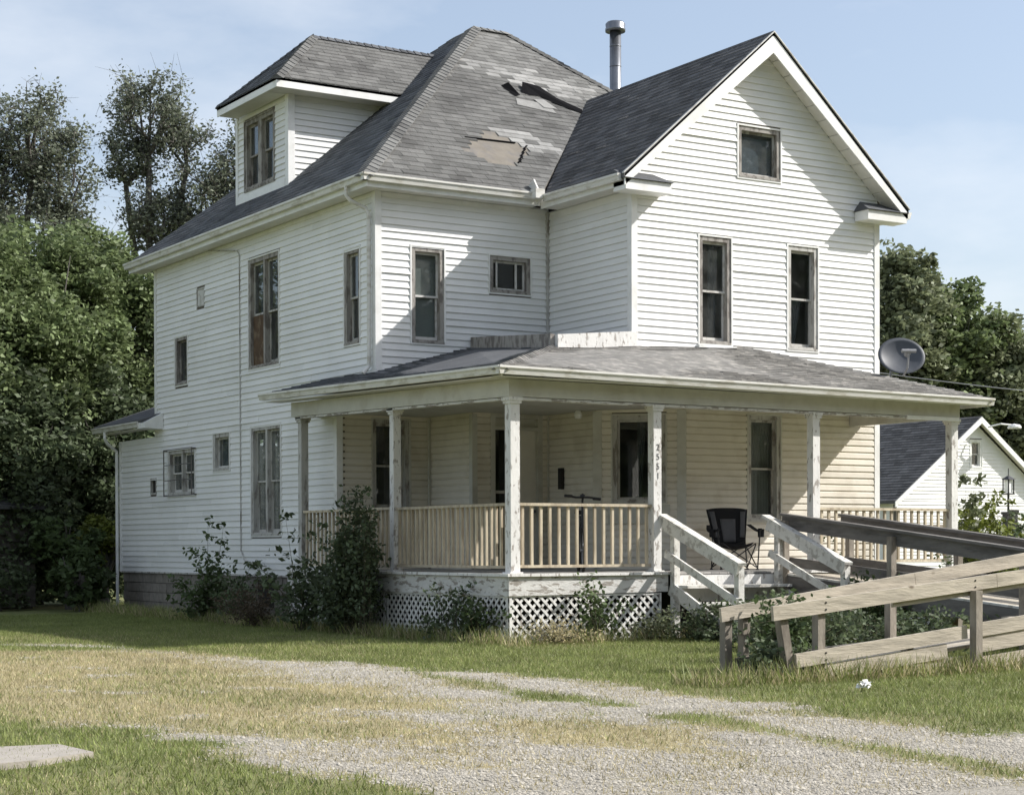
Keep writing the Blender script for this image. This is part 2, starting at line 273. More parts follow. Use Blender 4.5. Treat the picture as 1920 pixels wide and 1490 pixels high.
mrr = t.nodes.new('ShaderNodeMapRange'); mrr.inputs['From Min'].default_value = .3; mrr.inputs['From Max'].default_value = .7; mrr.inputs['To Min'].default_value = -.3; mrr.inputs['To Max'].default_value = .3; l.new(gn(16), mrr.inputs['Value']); l.new(mrr.outputs[0], mth.inputs[1])
st = t.nodes.new('ShaderNodeMapRange'); st.inputs['From Min'].default_value = .3; st.inputs['From Max'].default_value = .65; l.new(mth.outputs[0], st.inputs['Value'])
l.new(gmix(st.outputs[0], c1, grc), b.inputs['Base Color'])
bn = t.nodes.new('ShaderNodeBump'); bn.inputs['Strength'].default_value = .8; bn.inputs['Distance'].default_value = .03; l.new(gn(45, 4), bn.inputs['Height']); l.new(bn.outputs[0], b.inputs['Normal'])

CAMP = np.array([-13.728, -23.693]); FWD = np.array([-math.sin(YAW), math.cos(YAW)]); RGT = np.array([math.cos(YAW), math.sin(YAW)])
def infield(x, y, near=8.8, far=40, pad=.31):
    d = (x-CAMP[0])*FWD[0]+(y-CAMP[1])*FWD[1]; r = (x-CAMP[0])*RGT[0]+(y-CAMP[1])*RGT[1]; return (d > near) & (d < far) & (np.abs(r) < d*pad+.3)
# pebbles
def pebbles(n):
    x = rng.uniform(-11, -1.5, n*4); y = rng.uniform(-16.5, 2, n*4); g, d = weights(x, y)
    dd = np.hypot(x-CAMP[0], y-CAMP[1]); k = infield(x, y) & (rng.random(n*4) < g**1.5*np.clip(1.4-dd/30, .1, 1)); x = x[k][:n]; y = y[k][:n]; n = len(x)
    s = rng.uniform(.005, .012, n)*(1+.9*(rng.random(n) < .06)); z = hgt(x, y)+s*.2; a = rng.uniform(0, 6.28, n); c, sn = np.cos(a), np.sin(a)
    base = np.array([(1, 0, 0), (0, 1, 0), (-1, 0, 0), (0, -1, 0), (0, 0, .7), (0, 0, -.5)]); V = np.zeros((n, 6, 3))
    st = rng.uniform(.6, 1.2, (n, 1))
    bx = base[:, 0][None]*s[:, None]; by = base[:, 1][None]*s[:, None]*st; V[..., 0] = x[:, None]+bx*c[:, None]-by*sn[:, None]; V[..., 1] = y[:, None]+bx*sn[:, None]+by*c[:, None]; V[..., 2] = z[:, None]+base[:, 2][None]*s[:, None]
    T = np.array([(0, 1, 4), (1, 2, 4), (2, 3, 4), (3, 0, 4)]); Fc = (T[None]+np.arange(n)[:, None, None]*6)
    return rawmesh('gravel', V, Fc, 'gravel', kind='stuff', nv=3)
tag(pebbles(100000), 'pale crushed stone scattered along the two-track driveway', 'gravel')
def blades(n, region, hmin, hmax, wfun, m, name, label, wid=.006, cat='grass', lean=.5):
    x = rng.uniform(region[0], region[1], n*3); y = rng.uniform(region[2], region[3], n*3)
    k = infield(x, y) & (rng.random(n*3) < wfun(x, y)); x = x[k][:n]; y = y[k][:n]; n = len(x)
    h = rng.uniform(hmin, hmax, n); a = rng.uniform(0, 6.28, n); w = wid*rng.uniform(.7, 1.5, n); z = hgt(x, y)-.005
    lx = rng.normal(0, lean, n)*h; ly = rng.normal(0, lean, n)*h; V = np.zeros((n, 3, 3))
    V[:, 0] = np.stack([x-w*np.cos(a), y-w*np.sin(a), z], -1); V[:, 1] = np.stack([x+w*np.cos(a), y+w*np.sin(a), z], -1); V[:, 2] = np.stack([x+lx, y+ly, z+h], -1)
    o = rawmesh(name, V, np.arange(n*3).reshape(n, 3), m, kind='stuff', nv=3); return tag(o, label, cat)
def footprint(x, y):   # 1 outside house/porch
    return 1-((x > -.6) & (y > -2.6))*1.
def wg(x, y): g, d = weights(x, y); return np.clip(1-g*1.6, 0, 1)*np.clip(1.1-d, .035, 1)*footprint(x, y)
def wd(x, y): g, d = weights(x, y); return np.clip(1-g*.93, 0, 1)*np.clip(d, .14, 1)*footprint(x, y)
blades(260000, (-12, 8, -16.8, 12), .022, .065, wg, 'grass', 'lawn_grass', 'short green lawn grass in front of the porch and beside the driveway', .0038)
blades(220000, (-12, 8, -16.8, 6), .015, .05, wd, 'drygrass', 'dry_grass', 'straw coloured dry grass between the driveway tracks', .0036)
def wt(x, y): return (np.abs(y+9.95) < .28)*(x > -3.2)*.9+((np.abs(y+2.95+.15*np.sin(x*5)) < .3)*(x > -1.1)*(x < 2.6))*.55+((np.abs(x+1.0) < .28)*(y > -3)*(y < 14))*.95
def wt2(x, y): return wt(x, y)
blades(26000, (-3.5, 4, -11, 14), .08, .26, wt, 'drygrass', 'tall_dry_grass', 'long straw coloured grass growing along the foot of the ramp and porch', .006, 'grass', .45)
blades(30000, (-3.5, 4, -11, 14), .1, .3, wt2, 'grass', 'tall_green_grass', 'long unmown green grass along the foot of the ramp and porch', .007, 'grass', .4)
# concrete pad
mb = MB(); mb.prism([(-11.2, -11.75, -.05), (-10.9, -12.75, -.05), (-10.3, -12.62, -.05), (-9.86, -12.38, -.05), (-9.9, -11.8, -.05), (-10.49, -11.7, -.05)], (0, 0, .085))
obj('concrete_pavement', mb, 'concrete', kind='structure')

# ================================================================== HOUSE
house = thing('farmhouse', 'large two-storey white clapboard house with steep gables, grey shingle roof and wraparound porch', 'house', (0, 0, 0))
D1, W1, W2, YL, YL2 = 2.467, 3.346, 8.662, 12.358, 14.526
CH = .1135; ZB = .83
class Pl:
    def __init__(s, o, u, n): s.o = Vector(o); s.u = Vector(u).normalized(); s.n = Vector(n).normalized()
    def p(s, a, z, d=0): q = s.o+s.u*a+s.n*d; return (q.x, q.y, q.z+z)
def pbox(mb, pl, a0, a1, z0, z1, d0, d1): return mb.hexa([pl.p(a0, z0, d0), pl.p(a1, z0, d0), pl.p(a1, z0, d1), pl.p(a0, z0, d1), pl.p(a0, z1, d0), pl.p(a1, z1, d0), pl.p(a1, z1, d1), pl.p(a0, z1, d1)])
BOARDS = []
def interval(poly, z):
    xs = []
    n = len(poly)
    for i in range(n):
        (a, za), (b, zb) = poly[i], poly[(i+1) % n]
        if (za-z)*(zb-z) <= 0 and za != zb: xs.append(a+(b-a)*(z-za)/(zb-za))
    return (min(xs), max(xs)) if len(xs) > 1 else None
def siding(pl, poly, rects, m='siding', ch=CH, zbase=ZB, store=BOARDS):
    z0 = min(p[1] for p in poly); z1 = max(p[1] for p in poly); k = math.floor((z0-zbase)/ch+1e-6)
    while zbase+k*ch < z1-.01:
        za = max(zbase+k*ch, z0); zb = min(zbase+(k+1)*ch, z1); k += 1
        if zb-za < .02: continue
        ia = interval(poly, za+1e-4); ib = interval(poly, zb-1e-4)
        if not ia or not ib: continue
        segs = [(ia[0], ia[1], ib[0], ib[1])]
        for (r0, r1, q0, q1) in rects:
            ov = min(zb, q1)-max(za, q0)
            if ov > .5*(zb-za):
                ns = []
                for s in segs:
                    if r1 <= min(s[0], s[2]) or r0 >= max(s[1], s[3]): ns.append(s); continue
                    if r0-s[0] > .02: ns.append((s[0], r0, s[2], r0))
                    if s[1]-r1 > .02: ns.append((r1, s[1], r1, s[3]))
                segs = ns
        ns = []
        for s in segs:
            cur = s; 
            while cur[1]-cur[0] > 4.2 and m != 'cream':
                c_ = cur[0]+random.uniform(1.9, 3.7); ns.append((cur[0], c_-.002, cur[2], c_-.002)); cur = (c_+.001, cur[1], c_+.001, cur[3])
            ns.append(cur)
        for s in ns:
            j = random.uniform(-.003, .003)+(random.random() < .05)*.006
            if m == 'cream':
                zm_ = za+(zb-za)*.68; ze_ = za+(zb-za)*.8; mb = MB()
                for (q0, d0, q1, d1_) in ((za, .028, zm_, .024), (zm_, .024, ze_, .007), (ze_, .007, zb, .004)):
                    mb.hexa([pl.p(s[0], q0, .001), pl.p(s[1], q0, .001), pl.p(s[1], q0, d0+j), pl.p(s[0], q0, d0+j), pl.p(s[0], q1, .001), pl.p(s[1], q1, .001), pl.p(s[1], q1, d1_+j), pl.p(s[0], q1, d1_+j)])
            else: mb = MB().hexa([pl.p(s[0], za, .001), pl.p(s[1], za, .001), pl.p(s[1], za, .025+j), pl.p(s[0], za, .025+j), pl.p(s[2], zb, .001), pl.p(s[3], zb, .001), pl.p(s[3], zb, .004), pl.p(s[2], zb, .004)])
            c = Vector(pl.p((s[0]+s[1])/2, za)); dd = (c-cam.location).length
            store.append(((s[1]-s[0])*(zb-za)/dd**2, mb, m))
def flush_boards(parent, store, limit=300, name='siding_board'):
    store.sort(key=lambda b: -b[0]); rest = {}
    for i, (sz, mb, m) in enumerate(store):
        if i < limit: obj(name, mb, m, parent)
        else:
            r = rest.setdefault(m, MB()); r.add(mb.v, mb.f)
    for m, r in rest.items(): obj(name, r, m, parent, kind='stuff')
    store.clear()
def wallbody(pl, poly, rects, th=.14, m='interior', parent=None, name='wall'):
    """solid wall sheet with window holes: strips between the edges of every hole, convex outline"""
    zs = sorted(set([p[1] for p in poly]+[z for r in rects for z in (r[2], r[3])])); mb = MB()
    for za, zb in zip(zs[:-1], zs[1:]):
        if zb-za < 1e-4: continue
        ia = interval(poly, za+1e-5); ib = interval(poly, zb-1e-5)
        if not ia or not ib: continue
        cuts = sorted((r[0], r[1]) for r in rects if r[2] <= za+1e-4 and r[3] >= zb-1e-4)
        L0, R0, L1, R1 = ia[0], ia[1], ib[0], ib[1]; cur = (L0, L1)
        for (c0, c1) in cuts+[(None, None)]:
            e = (R0, R1) if c0 is None else (c0, c0)
            mb.hexa([pl.p(cur[0], za, -th), pl.p(e[0], za, -th), pl.p(e[0], za, 0), pl.p(cur[0], za, 0), pl.p(cur[1], zb, -th), pl.p(e[1], zb, -th), pl.p(e[1], zb, 0), pl.p(cur[1], zb, 0)])
            if c0 is not None: cur = (c1, c1)
    return obj(name, mb, m, parent or house)
def drape(mb, pl, a0, a1, z0, z1, d, amp=.02, pleats=7, taper=0):
    n = pleats*4; vs = []; fs = []
    for i in range(n+1):
        f = i/n; a = a0+(a1-a0)*f; o = amp*math.sin(f*pleats*2*math.pi); at = a0+(a1-a0)*f
        ab = a0+(a1-a0)*f*(1-taper)
        vs += [pl.p(ab, z0, d+o), pl.p(at, z1, d+o*.6)]
    for i in range(n): fs.append((2*i, 2*i+2, 2*i+3, 2*i+1))
    mb.add(vs, fs)
def ring(mb, pl, a0, a1, z0, z1, w, d0, d1, wb=None, wt=None):
    wb = w if wb is None else wb; wt = w if wt is None else wt
    pbox(mb, pl, a0, a0+w, z0, z1, d0, d1); pbox(mb, pl, a1-w, a1, z0, z1, d0, d1)
    pbox(mb, pl, a0+w, a1-w, z0, z0+wb, d0, d1); pbox(mb, pl, a0+w, a1-w, z1-wt, z1, d0, d1)
def window(pl, r, style='dh', cas='oldframe', sash='oldframe', glass='glass', cover=None, mull=0, label=None, parent=None, sill=True, jm='trim'):
    """r=(a0,a1,z0,z1) outer opening. Casing ring is the window, its trim bead, sashes, panes, sill and curtain are children."""
    a0, a1, z0, z1 = r; H = parent or house
    mb = MB(); ring(mb, pl, a0+.012, a1-.012, z0+.012, z1-.012, .075, -.13, .012, wb=.06)
    if mull: 
        mc = (a0+a1)/2; pbox(mb, pl, mc-mull/2, mc+mull/2, z0+.072, z1-.087, -.12, .008)
    w = obj('window', mb, cas, H, label)
    mb = MB(); ring(mb, pl, a0-.014, a1+.014, z0-.014, z1+.014, .028, .0, .030); obj('trim_bead', mb, jm, w)
    if sill:
        mb = MB(); pbox(mb, pl, a0+.02, a1-.02, z0+.012, z0+.045, -.10, .036); obj('sill', mb, cas, w)
    bays = [(a0+.087, a1-.087)] if not mull else [(a0+.087, (a0+a1)/2-mull/2), ((a0+a1)/2+mull/2, a1-.087)]
    zb, zt = z0+.072, z1-.087; zm = (zb+zt)/2
    for bi, (b0, b1) in enumerate(bays):
        if style == 'dh':
            for (p0, p1, d, wbm, wtm) in ((zm-.018, zt, -.060, .034, .04), (zb, zm+.018, -.092, .06, .034)):
                mb = MB(); ring(mb, pl, b0, b1, p0, p1, .035, d-.028, d, wb=wbm, wt=wtm); obj('sash', mb, sash, w)
                mb = MB(); pbox(mb, pl, b0+.033, b1-.033, p0+wbm-.002, p1-wtm+.002, d-.018, d-.012); obj('pane', mb, glass, w)
        elif style == 'fixed':
            mb = MB(); ring(mb, pl, b0, b1, zb, zt, .035, -.09, -.06); obj('sash', mb, sash, w)
            mb = MB(); pbox(mb, pl, b0+.033, b1-.033, zb+.033, zt-.033, -.08, -.074); obj('pane', mb, glass, w)
        if cover: cover(w, pl, b0, b1, zb, zt, zm, bi)
    return w
def cv_shade(m='blind', f0=0., f1=1.):
    def c(w, pl, b0, b1, zb, zt, zm, bi): mb = MB(); pbox(mb, pl, b0, b1, zb+(zt-zb)*f0, zb+(zt-zb)*f1, -.150, -.145); obj('blind', mb, m, w)
    return c
def cv_curt(m='curtain', parts=((0, .45, .35), (.6, 1, .2))):
    def c(w, pl, b0, b1, zb, zt, zm, bi):
        for (f0, f1, tp) in parts: mb = MB(); drape(mb, pl, b0+(b1-b0)*f0, b0+(b1-b0)*f1, zb, zt, -.19, .018, max(2, int(9*(f1-f0))), tp); obj('curtain', mb, m, w)
    return c
side = Pl((0, 0, 0), (0, 1, 0), (-1, 0, 0)); main = Pl((0, D1, 0), (1, 0, 0), (0, -1, 0)); wside = Pl((W1, 0, 0), (0, 1, 0), (-1, 0, 0)); wfront = Pl((0, 0, 0), (1, 0, 0), (0, -1, 0))
ZS = ZB+CH*25
# ---- side wall
side_r = [(6.18, 7.55, 4.646, 6.699), (3.0, 3.596, 4.71, 6.325), (10.56, 11.257, 4.626, 5.626), (8.45, 9.284, 2.818, 3.559), (6.125, 7.466, 1.549, 3.591), (10.195, 11.66, 2.40, 3.34), (12.337, 12.70, 2.456, 2.803), (9.68, 10.087, 6.10, 6.47)]
up_r = [side_r[i] for i in (0, 1, 2, 7)]; lo_r = [side_r[i] for i in (3, 4, 5, 6)]
P_up = [(D1, ZS), (YL, ZS), (YL, 7.16), (D1, 7.16)]; P_lo = [(3.9, ZB), (YL2, ZB), (YL2, ZS), (3.9, ZS)]
siding(side, P_up, up_r); siding(side, P_lo, lo_r)
wallbody(side, P_up, up_r); wallbody(side, P_lo, lo_r)
window(side, side_r[0], mull=.07, cas='oldframe', sash='greyframe', cover=lambda w, pl, a, b, zb, zt, zm, bi: (cv_curt('sheencurtain', ((0, .98, 0),))(w, pl, a, b, zm, zt, zm, bi), (lambda mb: (pbox(mb, pl, a+.01, b-.01, zb+.01, zm-.03, -.056, -.04), obj('plywood_board', mb, 'plywood', w, 'brown stained board covering the lower left pane')))(MB()) if bi == 1 else None), label='tall double window with a brown board over one lower pane')  # upper panes: cloth tinted to stand in for reflected sky
window(side, side_r[1], cas='oldframe', sash='greyframe', cover=cv_curt('sheencurtain', ((.0, 1, 0),)))
window(side, side_r[2], style='fixed', cas='oldframe', cover=cv_curt())
window(side, side_r[3], style='fixed', cas='greyframe', sash='sashwhite', cover=cv_shade('sheencurtain'))
window(side, side_r[4], mull=.08, cas='greyframe', sash='greyframe', glass='glassdusty', cover=cv_curt('curtain', ((0, .4, .3), (.7, 1, .2))))
w6 = window(side, side_r[5], mull=.06, cas='greyframe', sash='sashwhite', cover=cv_curt('curtain', ((0, 1, 0),)))
mb = MB(); a0, a1, z0, z1 = side_r[5]
for z in (z0, (z0*2+z1)/3, (z0+2*z1)/3, z1):
    pbox(mb, side, a0-.02, a1+.02, z-.008, z+.008, .10, .118)
for a in (a0-.02, a1+.02): pbox(mb, side, a-.009, a+.009, z0-.008, z1+.008, .10, .118); pbox(mb, side, a-.013, a+.013, z0, z0+.025, .01, .10); pbox(mb, side, a-.013, a+.013, z1-.025, z1, .01, .10)
obj('window_guard', mb, 'shade_dark_wood', w6, 'dark metal guard standing off the kitchen window')
mb = MB(); ring(mb, side, *side_r[6], .04, -.05, .02); v = obj('vent', mb, 'greyframe', house); mb = MB(); pbox(mb, side, side_r[6][0]+.04, side_r[6][1]-.04, side_r[6][2]+.04, side_r[6][3]-.04, -.04, -.03); obj('vent_grille', mb, 'darkgap', v)
mb = MB(); ring(mb, side, *side_r[7], .03, -.03, .02); v = obj('vent', mb, 'greyframe', house, 'small square patched vent high on the side wall'); mb = MB(); pbox(mb, side, side_r[7][0]+.03, side_r[7][1]-.03, side_r[7][2]+.03, side_r[7][3]-.03, -.03, .006); obj('vent_panel', mb, 'sashwhite', v)
# ---- main front wall (upper) and notch below
mr_ = [(.633, 1.276, 4.697, 6.308), (2.137, 2.98, 5.633, 6.284)]
P = [(0, ZS), (W1, ZS), (W1, 7.16), (0, 7.16)]; siding(main, P, mr_); wallbody(main, P, mr_)
window(main, mr_[0], cas='oldframe', sash='sashwhite', cover=cv_shade('blind', 0, 1), jm='trim')
window(main, mr_[1], style='fixed', cas='oldframe', sash='sashwhite', mull=.0, glass='glassdark', cover=lambda w, pl, a, b, zb, zt, zm, bi: [obj('glazing_bar', pbox(MB(), pl, x-.015, x+.015, zb+.03, zt-.03, -.07, -.04), 'sashwhite', w) for x in (a+.10, b-.18)])
# ---- wing side (upper)
P = [(0, ZS), (D1, ZS), (D1, 7.10), (0, 7.10)]; siding(wside, P, []); wallbody(wside, P, [])
# ---- wing front with gable
ZE, ZR, XM = 7.25, 9.90, 6.004
GS = (ZR-ZE)/(XM-2.97)
def under(z): return XM-(ZR-.16-z)/GS, XM+(ZR-.16-z)/GS
wf_r = [(4.681, 5.376, 4.677, 6.477), (6.586, 7.28, 4.677, 6.477)]; at_r = [(5.51, 6.449, 7.503, 8.391)]
P = [(W1, ZS), (W2, ZS), (W2, ZB+CH*56), (W1, ZB+CH*56)]; siding(wfront, P, wf_r); wallbody(wfront, P, wf_r)
zt = ZB+CH*56; la, ra = under(zt)
zk = ZR-.16-GS*(W2-XM)
P = [(W1, zt), (W2, zt), (W2, zk), (XM, ZR-.16), (W1, ZR-.16-GS*(XM-W1))]; siding(wfront, P, at_r); wallbody(wfront, P, at_r)
window(wfront, wf_r[0], cas='oldframe', sash='sashwhite', cover=cv_curt('curtain', ((0, .28, .6), (.5, .9, .3))))
window(wfront, wf_r[1], cas='greyframe', sash='greyframe', glass='glassdark', cover=lambda w, pl, a, b, zb, zt, zm, bi: cv_curt('curtain', ((0, .75, .4),))(w, pl, a, b, zb, zm, zm, bi))
window(wfront, at_r[0], style='fixed', cas='oldframe', sash='greyframe', cover=cv_shade('sheencurtain', 0, .9))
# white apron under left window
obj('sill_apron', pbox(MB(), wfront, 4.63, 5.42, 4.55, 4.66, .02, .10), 'trim', house)
# ---- lower walls on the porch (cream)
nA = Pl((0, 3.92, 0), (1, 0, 0), (0, -1, 0)); nB = Pl((1.82, 0, 0), (0, 1, 0), (-1, 0, 0)); lowmain = Pl((0, D1, 0), (1, 0, 0), (0, -1, 0))
cham = Pl((W1, 1.02, 0), (1, -1, 0), (-1, -1, 0)); CL = 1.4425
ZF = .985
rL = [(.656, 1.406, 1.95, 3.555)]; rD = [(2.152, 3.194, ZF, 3.60)]; rC = [(.26, 1.17, 2.05, 3.52)]; rR = [(5.707, 6.439, 1.75, 3.56)]
for pl, a0, a1, rr in ((nA, 0, 1.82, rL), (nB, D1, 3.92, []), (lowmain, 1.82, W1, rD), (wside, 1.02, D1, []), (cham, 0, CL, rC), (wfront, 4.366, W2, rR)):
    P = [(a0, ZF-.04), (a1, ZF-.04), (a1, ZS), (a0, ZS)]; siding(pl, P, rr, 'cream', ch=.1135); wallbody(pl, P, rr)
window(nA, rL[0], cas='greyframe', sash='greyframe', cover=cv_curt('curtain', ((0, .3, .2),)), jm='creamtrim')
window(cham, rC[0], style='fixed', cas='greyframe', sash='greyframe', glass='glassdark', jm='creamtrim', label='wide dark picture window in the angled corner wall', cover=cv_curt('curtain', ((.42, .62, .6),)))
window(wfront, rR[0], cas='greyframe', sash='greyframe', cover=cv_curt('blind', ((0, .55, 0), (.55, 1, 0))), jm='creamtrim')
# panel under picture window
obj('wall_panel', pbox(MB(), cham, .2, 1.23, 1.72, 2.03, .022, .045), 'creamtrim', house)
# door
a0, a1, z0, z1 = rD[0]
mb = MB(); ring(mb, lowmain, a0, a1, z0, z1, .09, -.10, .035, wb=.02, wt=.07); pbox(mb, lowmain, a0+.09, a1-.09, 3.33, 3.39, -.10, .03); pbox(mb, lowmain, 2.50, 2.56, z0+.02, 3.33, -.10, .02)
dr_ = obj('door', mb, 'creamtrim', house, 'cream front door with a narrow sidelight and a blank transom, deep in the porch')
obj('transom_panel', pbox(MB(), lowmain, a0+.09, a1-.09, 3.39, z1-.07, -.07, -.05), 'creamtrim', dr_)
mb = MB(); pbox(mb, lowmain, 2.56, a1-.09, z0+.03, 3.33, -.09, -.05); obj('door_leaf', mb, 'door', dr_)
for (q0, q1) in ((1.2, 1.75), (1.9, 3.15)): obj('door_panel', pbox(MB(), lowmain, 2.64, 3.02, q0, q1, -.05, -.04), 'door', dr_)
obj('doorknob', MB().tube([lowmain.p(3.04, 1.95, -.05), lowmain.p(3.04, 1.95, .02)], .03, 10), 'galv', dr_)
obj('sidelight_pane', pbox(MB(), lowmain, 2.25, 2.50, 1.1, 3.32, -.07, -.06), 'glassdark', dr_)
obj('sidelight_bar', pbox(MB(), lowmain, 2.24, 2.50, 2.25, 2.30, -.06, -.03), 'sashwhite', dr_)
obj('mailbox', pbox(MB(), wside, 1.95, 2.05, 2.32, 2.68, .022, .09), 'blackmetal', house)
obj('porch_light', MB().lathe((3.1, 1.2, 3.46), [(.0, 0), (.05, .01), (.07, .07), (.05, .12), (.03, .15)], 12), 'trim', house)
flush_boards(house, BOARDS, 300)
# remaining closed walls (right side, rear) so the shell is whole
mb = MB(); mb.box(W2-.15, W2-.003, .14, 7.0, ZB, 7.2); mb.box(8.7, 10.3, 7.0, 7.12, ZB, 7.2); mb.box(10.2, 10.35, 7.12, YL-.15, ZB, 7.2); mb.box(.003, 10.35, YL-.15, YL-.003, ZS, 7.2); mb.box(.003, 10.35, YL2-.14, YL2-.01, ZB, ZS)
obj('rear_wall', mb, 'siding', house)
mb = MB(); mb.box(.15, 8.5, 2.62, YL-.2, 3.75, 3.9); mb.box(3.5, 8.5, .15, 2.6, 3.75, 3.9); mb.box(.15, 8.5, 2.62, YL-.2, 7.16, 7.24); mb.box(3.5, 8.5, .15, 2.6, 7.16, 7.24); mb.box(1.9, 8.5, 4.0, YL-.2, .9, .97); mb.box(4.5, 4.6, 2.7, 12, .98, 7.1); mb.box(.2, 8.4, 6.0, 6.1, 3.95, 7.1); mb.box(2.0, 8.4, 6.0, 6.1, .98, 3.7)
obj('interior_floor', mb, 'interior', house)
# ---- corner boards
def cb(x, y, z0, z1, sx, sy, w=.085, m='trim', p=.032):
    mb = MB(); xs = sorted((x, x+sx*w)); ys = sorted((y, y+sy*w)); ox = -sx*p; oy = -sy*p
    mb.box(*sorted((x+ox, x+sx*w)), *sorted((y+oy, y)), z0, z1); mb.box(*sorted((x+ox, x)), *sorted((y, y+sy*w)), z0, z1); return obj('corner_board', mb, m, house)
cb(0, D1, 3.85, 7.15, 1, 1); cb(W1, 0, ZS+.9, 7.02, 1, 1); cb(W2, 0, .95, 7.0, -1, 1); cb(0, YL, ZS, 7.15, 1, -1); cb(0, YL2, ZB, ZS, 1, -1); cb(0, 3.9, ZF, 3.58, 1, 1, m='trim'); cb(1.82, D1, ZF, 3.58, 1, 1, .07, 'creamtrim')
obj('corner_board', MB().box(W1-.06, W1-.002, D1-.06, D1-.002, 4.5, 7.1), 'greyframe', house)
obj('corner_board', MB().box(W1-.05, W1-.022, D1-.05, D1-.022, ZF, 3.58), 'creamtrim', house)
obj('corner_board', MB().box(1.75, 1.79, 3.86, 3.897, ZF, 3.58), 'creamtrim', house)
for a in (0.02, CL-.02): obj('corner_board', pbox(MB(), cham, a-.075, a+.075, ZF, 3.58, .0, .036), 'creamtrim', house)
obj('bottom_drip_edge', pbox(MB(), side, 3.9, YL2, ZB-.02, ZB+.012, 0, .028), 'greyframe', house)
# ---- foundation
blk = MB(); 
mb = MB(); mb.box(.045, .18, 4.5, YL2-.03, -.05, ZB-.01); fo = obj('foundation', mb, 'mortar', house)
bm_ = MB().box(0, .06, .005, .385, .005, .19); bme = bpy.data.meshes.new('concrete_block'); bme.from_pydata(bm_.v, [], bm_.f); bme.materials.append(M['block'])
for k in range(4):
    for i in range(26):
        y = 4.4+i*.395+(k % 2)*.197
        if y < YL2-.4: shared('concrete_block', bme, fo, (.02+random.uniform(-.004, .004), y, .01+k*.2))
obj('crawl_opening', MB().box(.01, .03, 6.55, 7.25, .25, .75), 'darkgap', house, 'crawlspace opening in the block foundation, its shade painted as a dark panel')
mb = MB(); mb.box(1.0, W2-.1, .2, .3, -.05, ZF-.1); mb.box(W2-.2, W2-.05, .3, YL2-.2, -.05, ZB); mb.box(.3, W2-.2, YL2-.3, YL2-.2, -.05, ZB); obj('foundation', mb, 'block', house)

# ---- roof surfaces ------------------------------------------------------
def clip(poly, a, b, c):     # keep a*x+b*y<=c
    o = []
    for i in range(len(poly)):
        p, q = poly[i], poly[(i+1) % len(poly)]; dp = a*p[0]+b*p[1]-c; dq = a*q[0]+b*q[1]-c
        if dp <= 0: o.append(p)
        if dp*dq < 0: t_ = dp/(dp-dq); o.append((p[0]+(q[0]-p[0])*t_, p[1]+(q[1]-p[1])*t_))
    return o
def ccw(poly): return sum(p[0]*q[1]-q[0]*p[1] for p, q in zip(poly, poly[1:]+poly[:1])) > 0
TABS = []
def shingled(poly, zf, e, s, cw, tw, m, holes=None, pick=None, th=.012, solid=.05, name='roof', jit=.0, store=TABS, und=None):
    """poly convex in plan; zf(x,y) height; e eave direction, s uphill direction (unit plan vectors)"""
    if not ccw(poly): poly = poly[::-1]
    n = len(poly); mb = MB(); top = [(x, y, zf(x, y)-.012) for x, y in poly]; mb.prism([(x, y, z-solid) for x, y, z in top], (0, 0, solid)); ro = obj(name, mb, und or m, house)
    A = [x*e[0]+y*e[1] for x, y in poly]; B = [x*s[0]+y*s[1] for x, y in poly]; b0 = min(B); k = 0
    while b0+k*cw < max(B):
        bb = b0+k*cw; off = (k % 2)*.5*tw+random.uniform(-.02, .02)+((k*37) % 5)*.02; a = min(A)-tw+off
        while a < max(A):
            aw = tw-.006; c = [(a, bb), (a+aw, bb), (a+aw, bb+cw*1.02), (a, bb+cw*1.02)]
            q = [(u*e[0]+v*s[0], u*e[1]+v*s[1]) for u, v in c]
            for i in range(n):
                p1, p2 = poly[i], poly[(i+1) % n]; nx_, ny_ = p2[1]-p1[1], -(p2[0]-p1[0]); q = clip(q, nx_, ny_, nx_*p1[0]+ny_*p1[1])
                if not q: break
            a += tw
            if not q or len(q) < 3: continue
            ar = abs(sum(p[0]*r[1]-r[0]*p[1] for p, r in zip(q, q[1:]+q[:1])))/2
            if ar < .0006: continue
            cx, cy = sum(p[0] for p in q)/len(q), sum(p[1] for p in q)/len(q)
            if holes and holes(cx, cy): continue
            if not ccw(q): q = q[::-1]
            lift = random.uniform(0, .006)+(random.random() < .03)*random.uniform(.008, .02)
            bot = []; tp = []
            for (x, y) in q:
                f = 1-min(max(((x*s[0]+y*s[1])-bb)/cw, 0), 1); z = zf(x, y); bot.append((x, y, z-.011)); tp.append((x, y, z+.001+(th+lift)*f))
            nn = len(q); t_ = MB(); t_.add(bot+tp, [tuple(range(nn, 2*nn))]+[(i, (i+1) % nn, nn+(i+1) % nn, nn+i) for i in range(nn)])
            mm = pick(cx, cy) if pick else m
            dd = (Vector((cx, cy, zf(cx, cy)))-cam.location).length
            store.append((ar/dd**2, t_, mm, ro))
        k += 1
    return ro
SL = .85; EX, EY, EZ = -.42, 2.08, 7.30
zfront = lambda x, y: EZ+SL*(y-EY); zleft = lambda x, y: EZ+SL*(x-EX)
AP = (4.65, 7.15); RE = (5.42, 7.15); RY = 13.0
from math import hypot
def inpoly(x, y, P):
    c = False
    for (x1, y1), (x2, y2) in zip(P, P[1:]+P[:1]):
        if (y1 > y) != (y2 > y) and x < (x2-x1)*(y-y1)/(y2-y1)+x1: c = not c
    return c
patch = [(2.02, 2.9), (2.3, 3.42), (3.45, 3.46), (3.33, 3.1), (2.9, 2.8)]; patch2 = [(2.6, 3.42), (2.65, 3.72), (3.09, 3.72), (3.3, 3.45)]
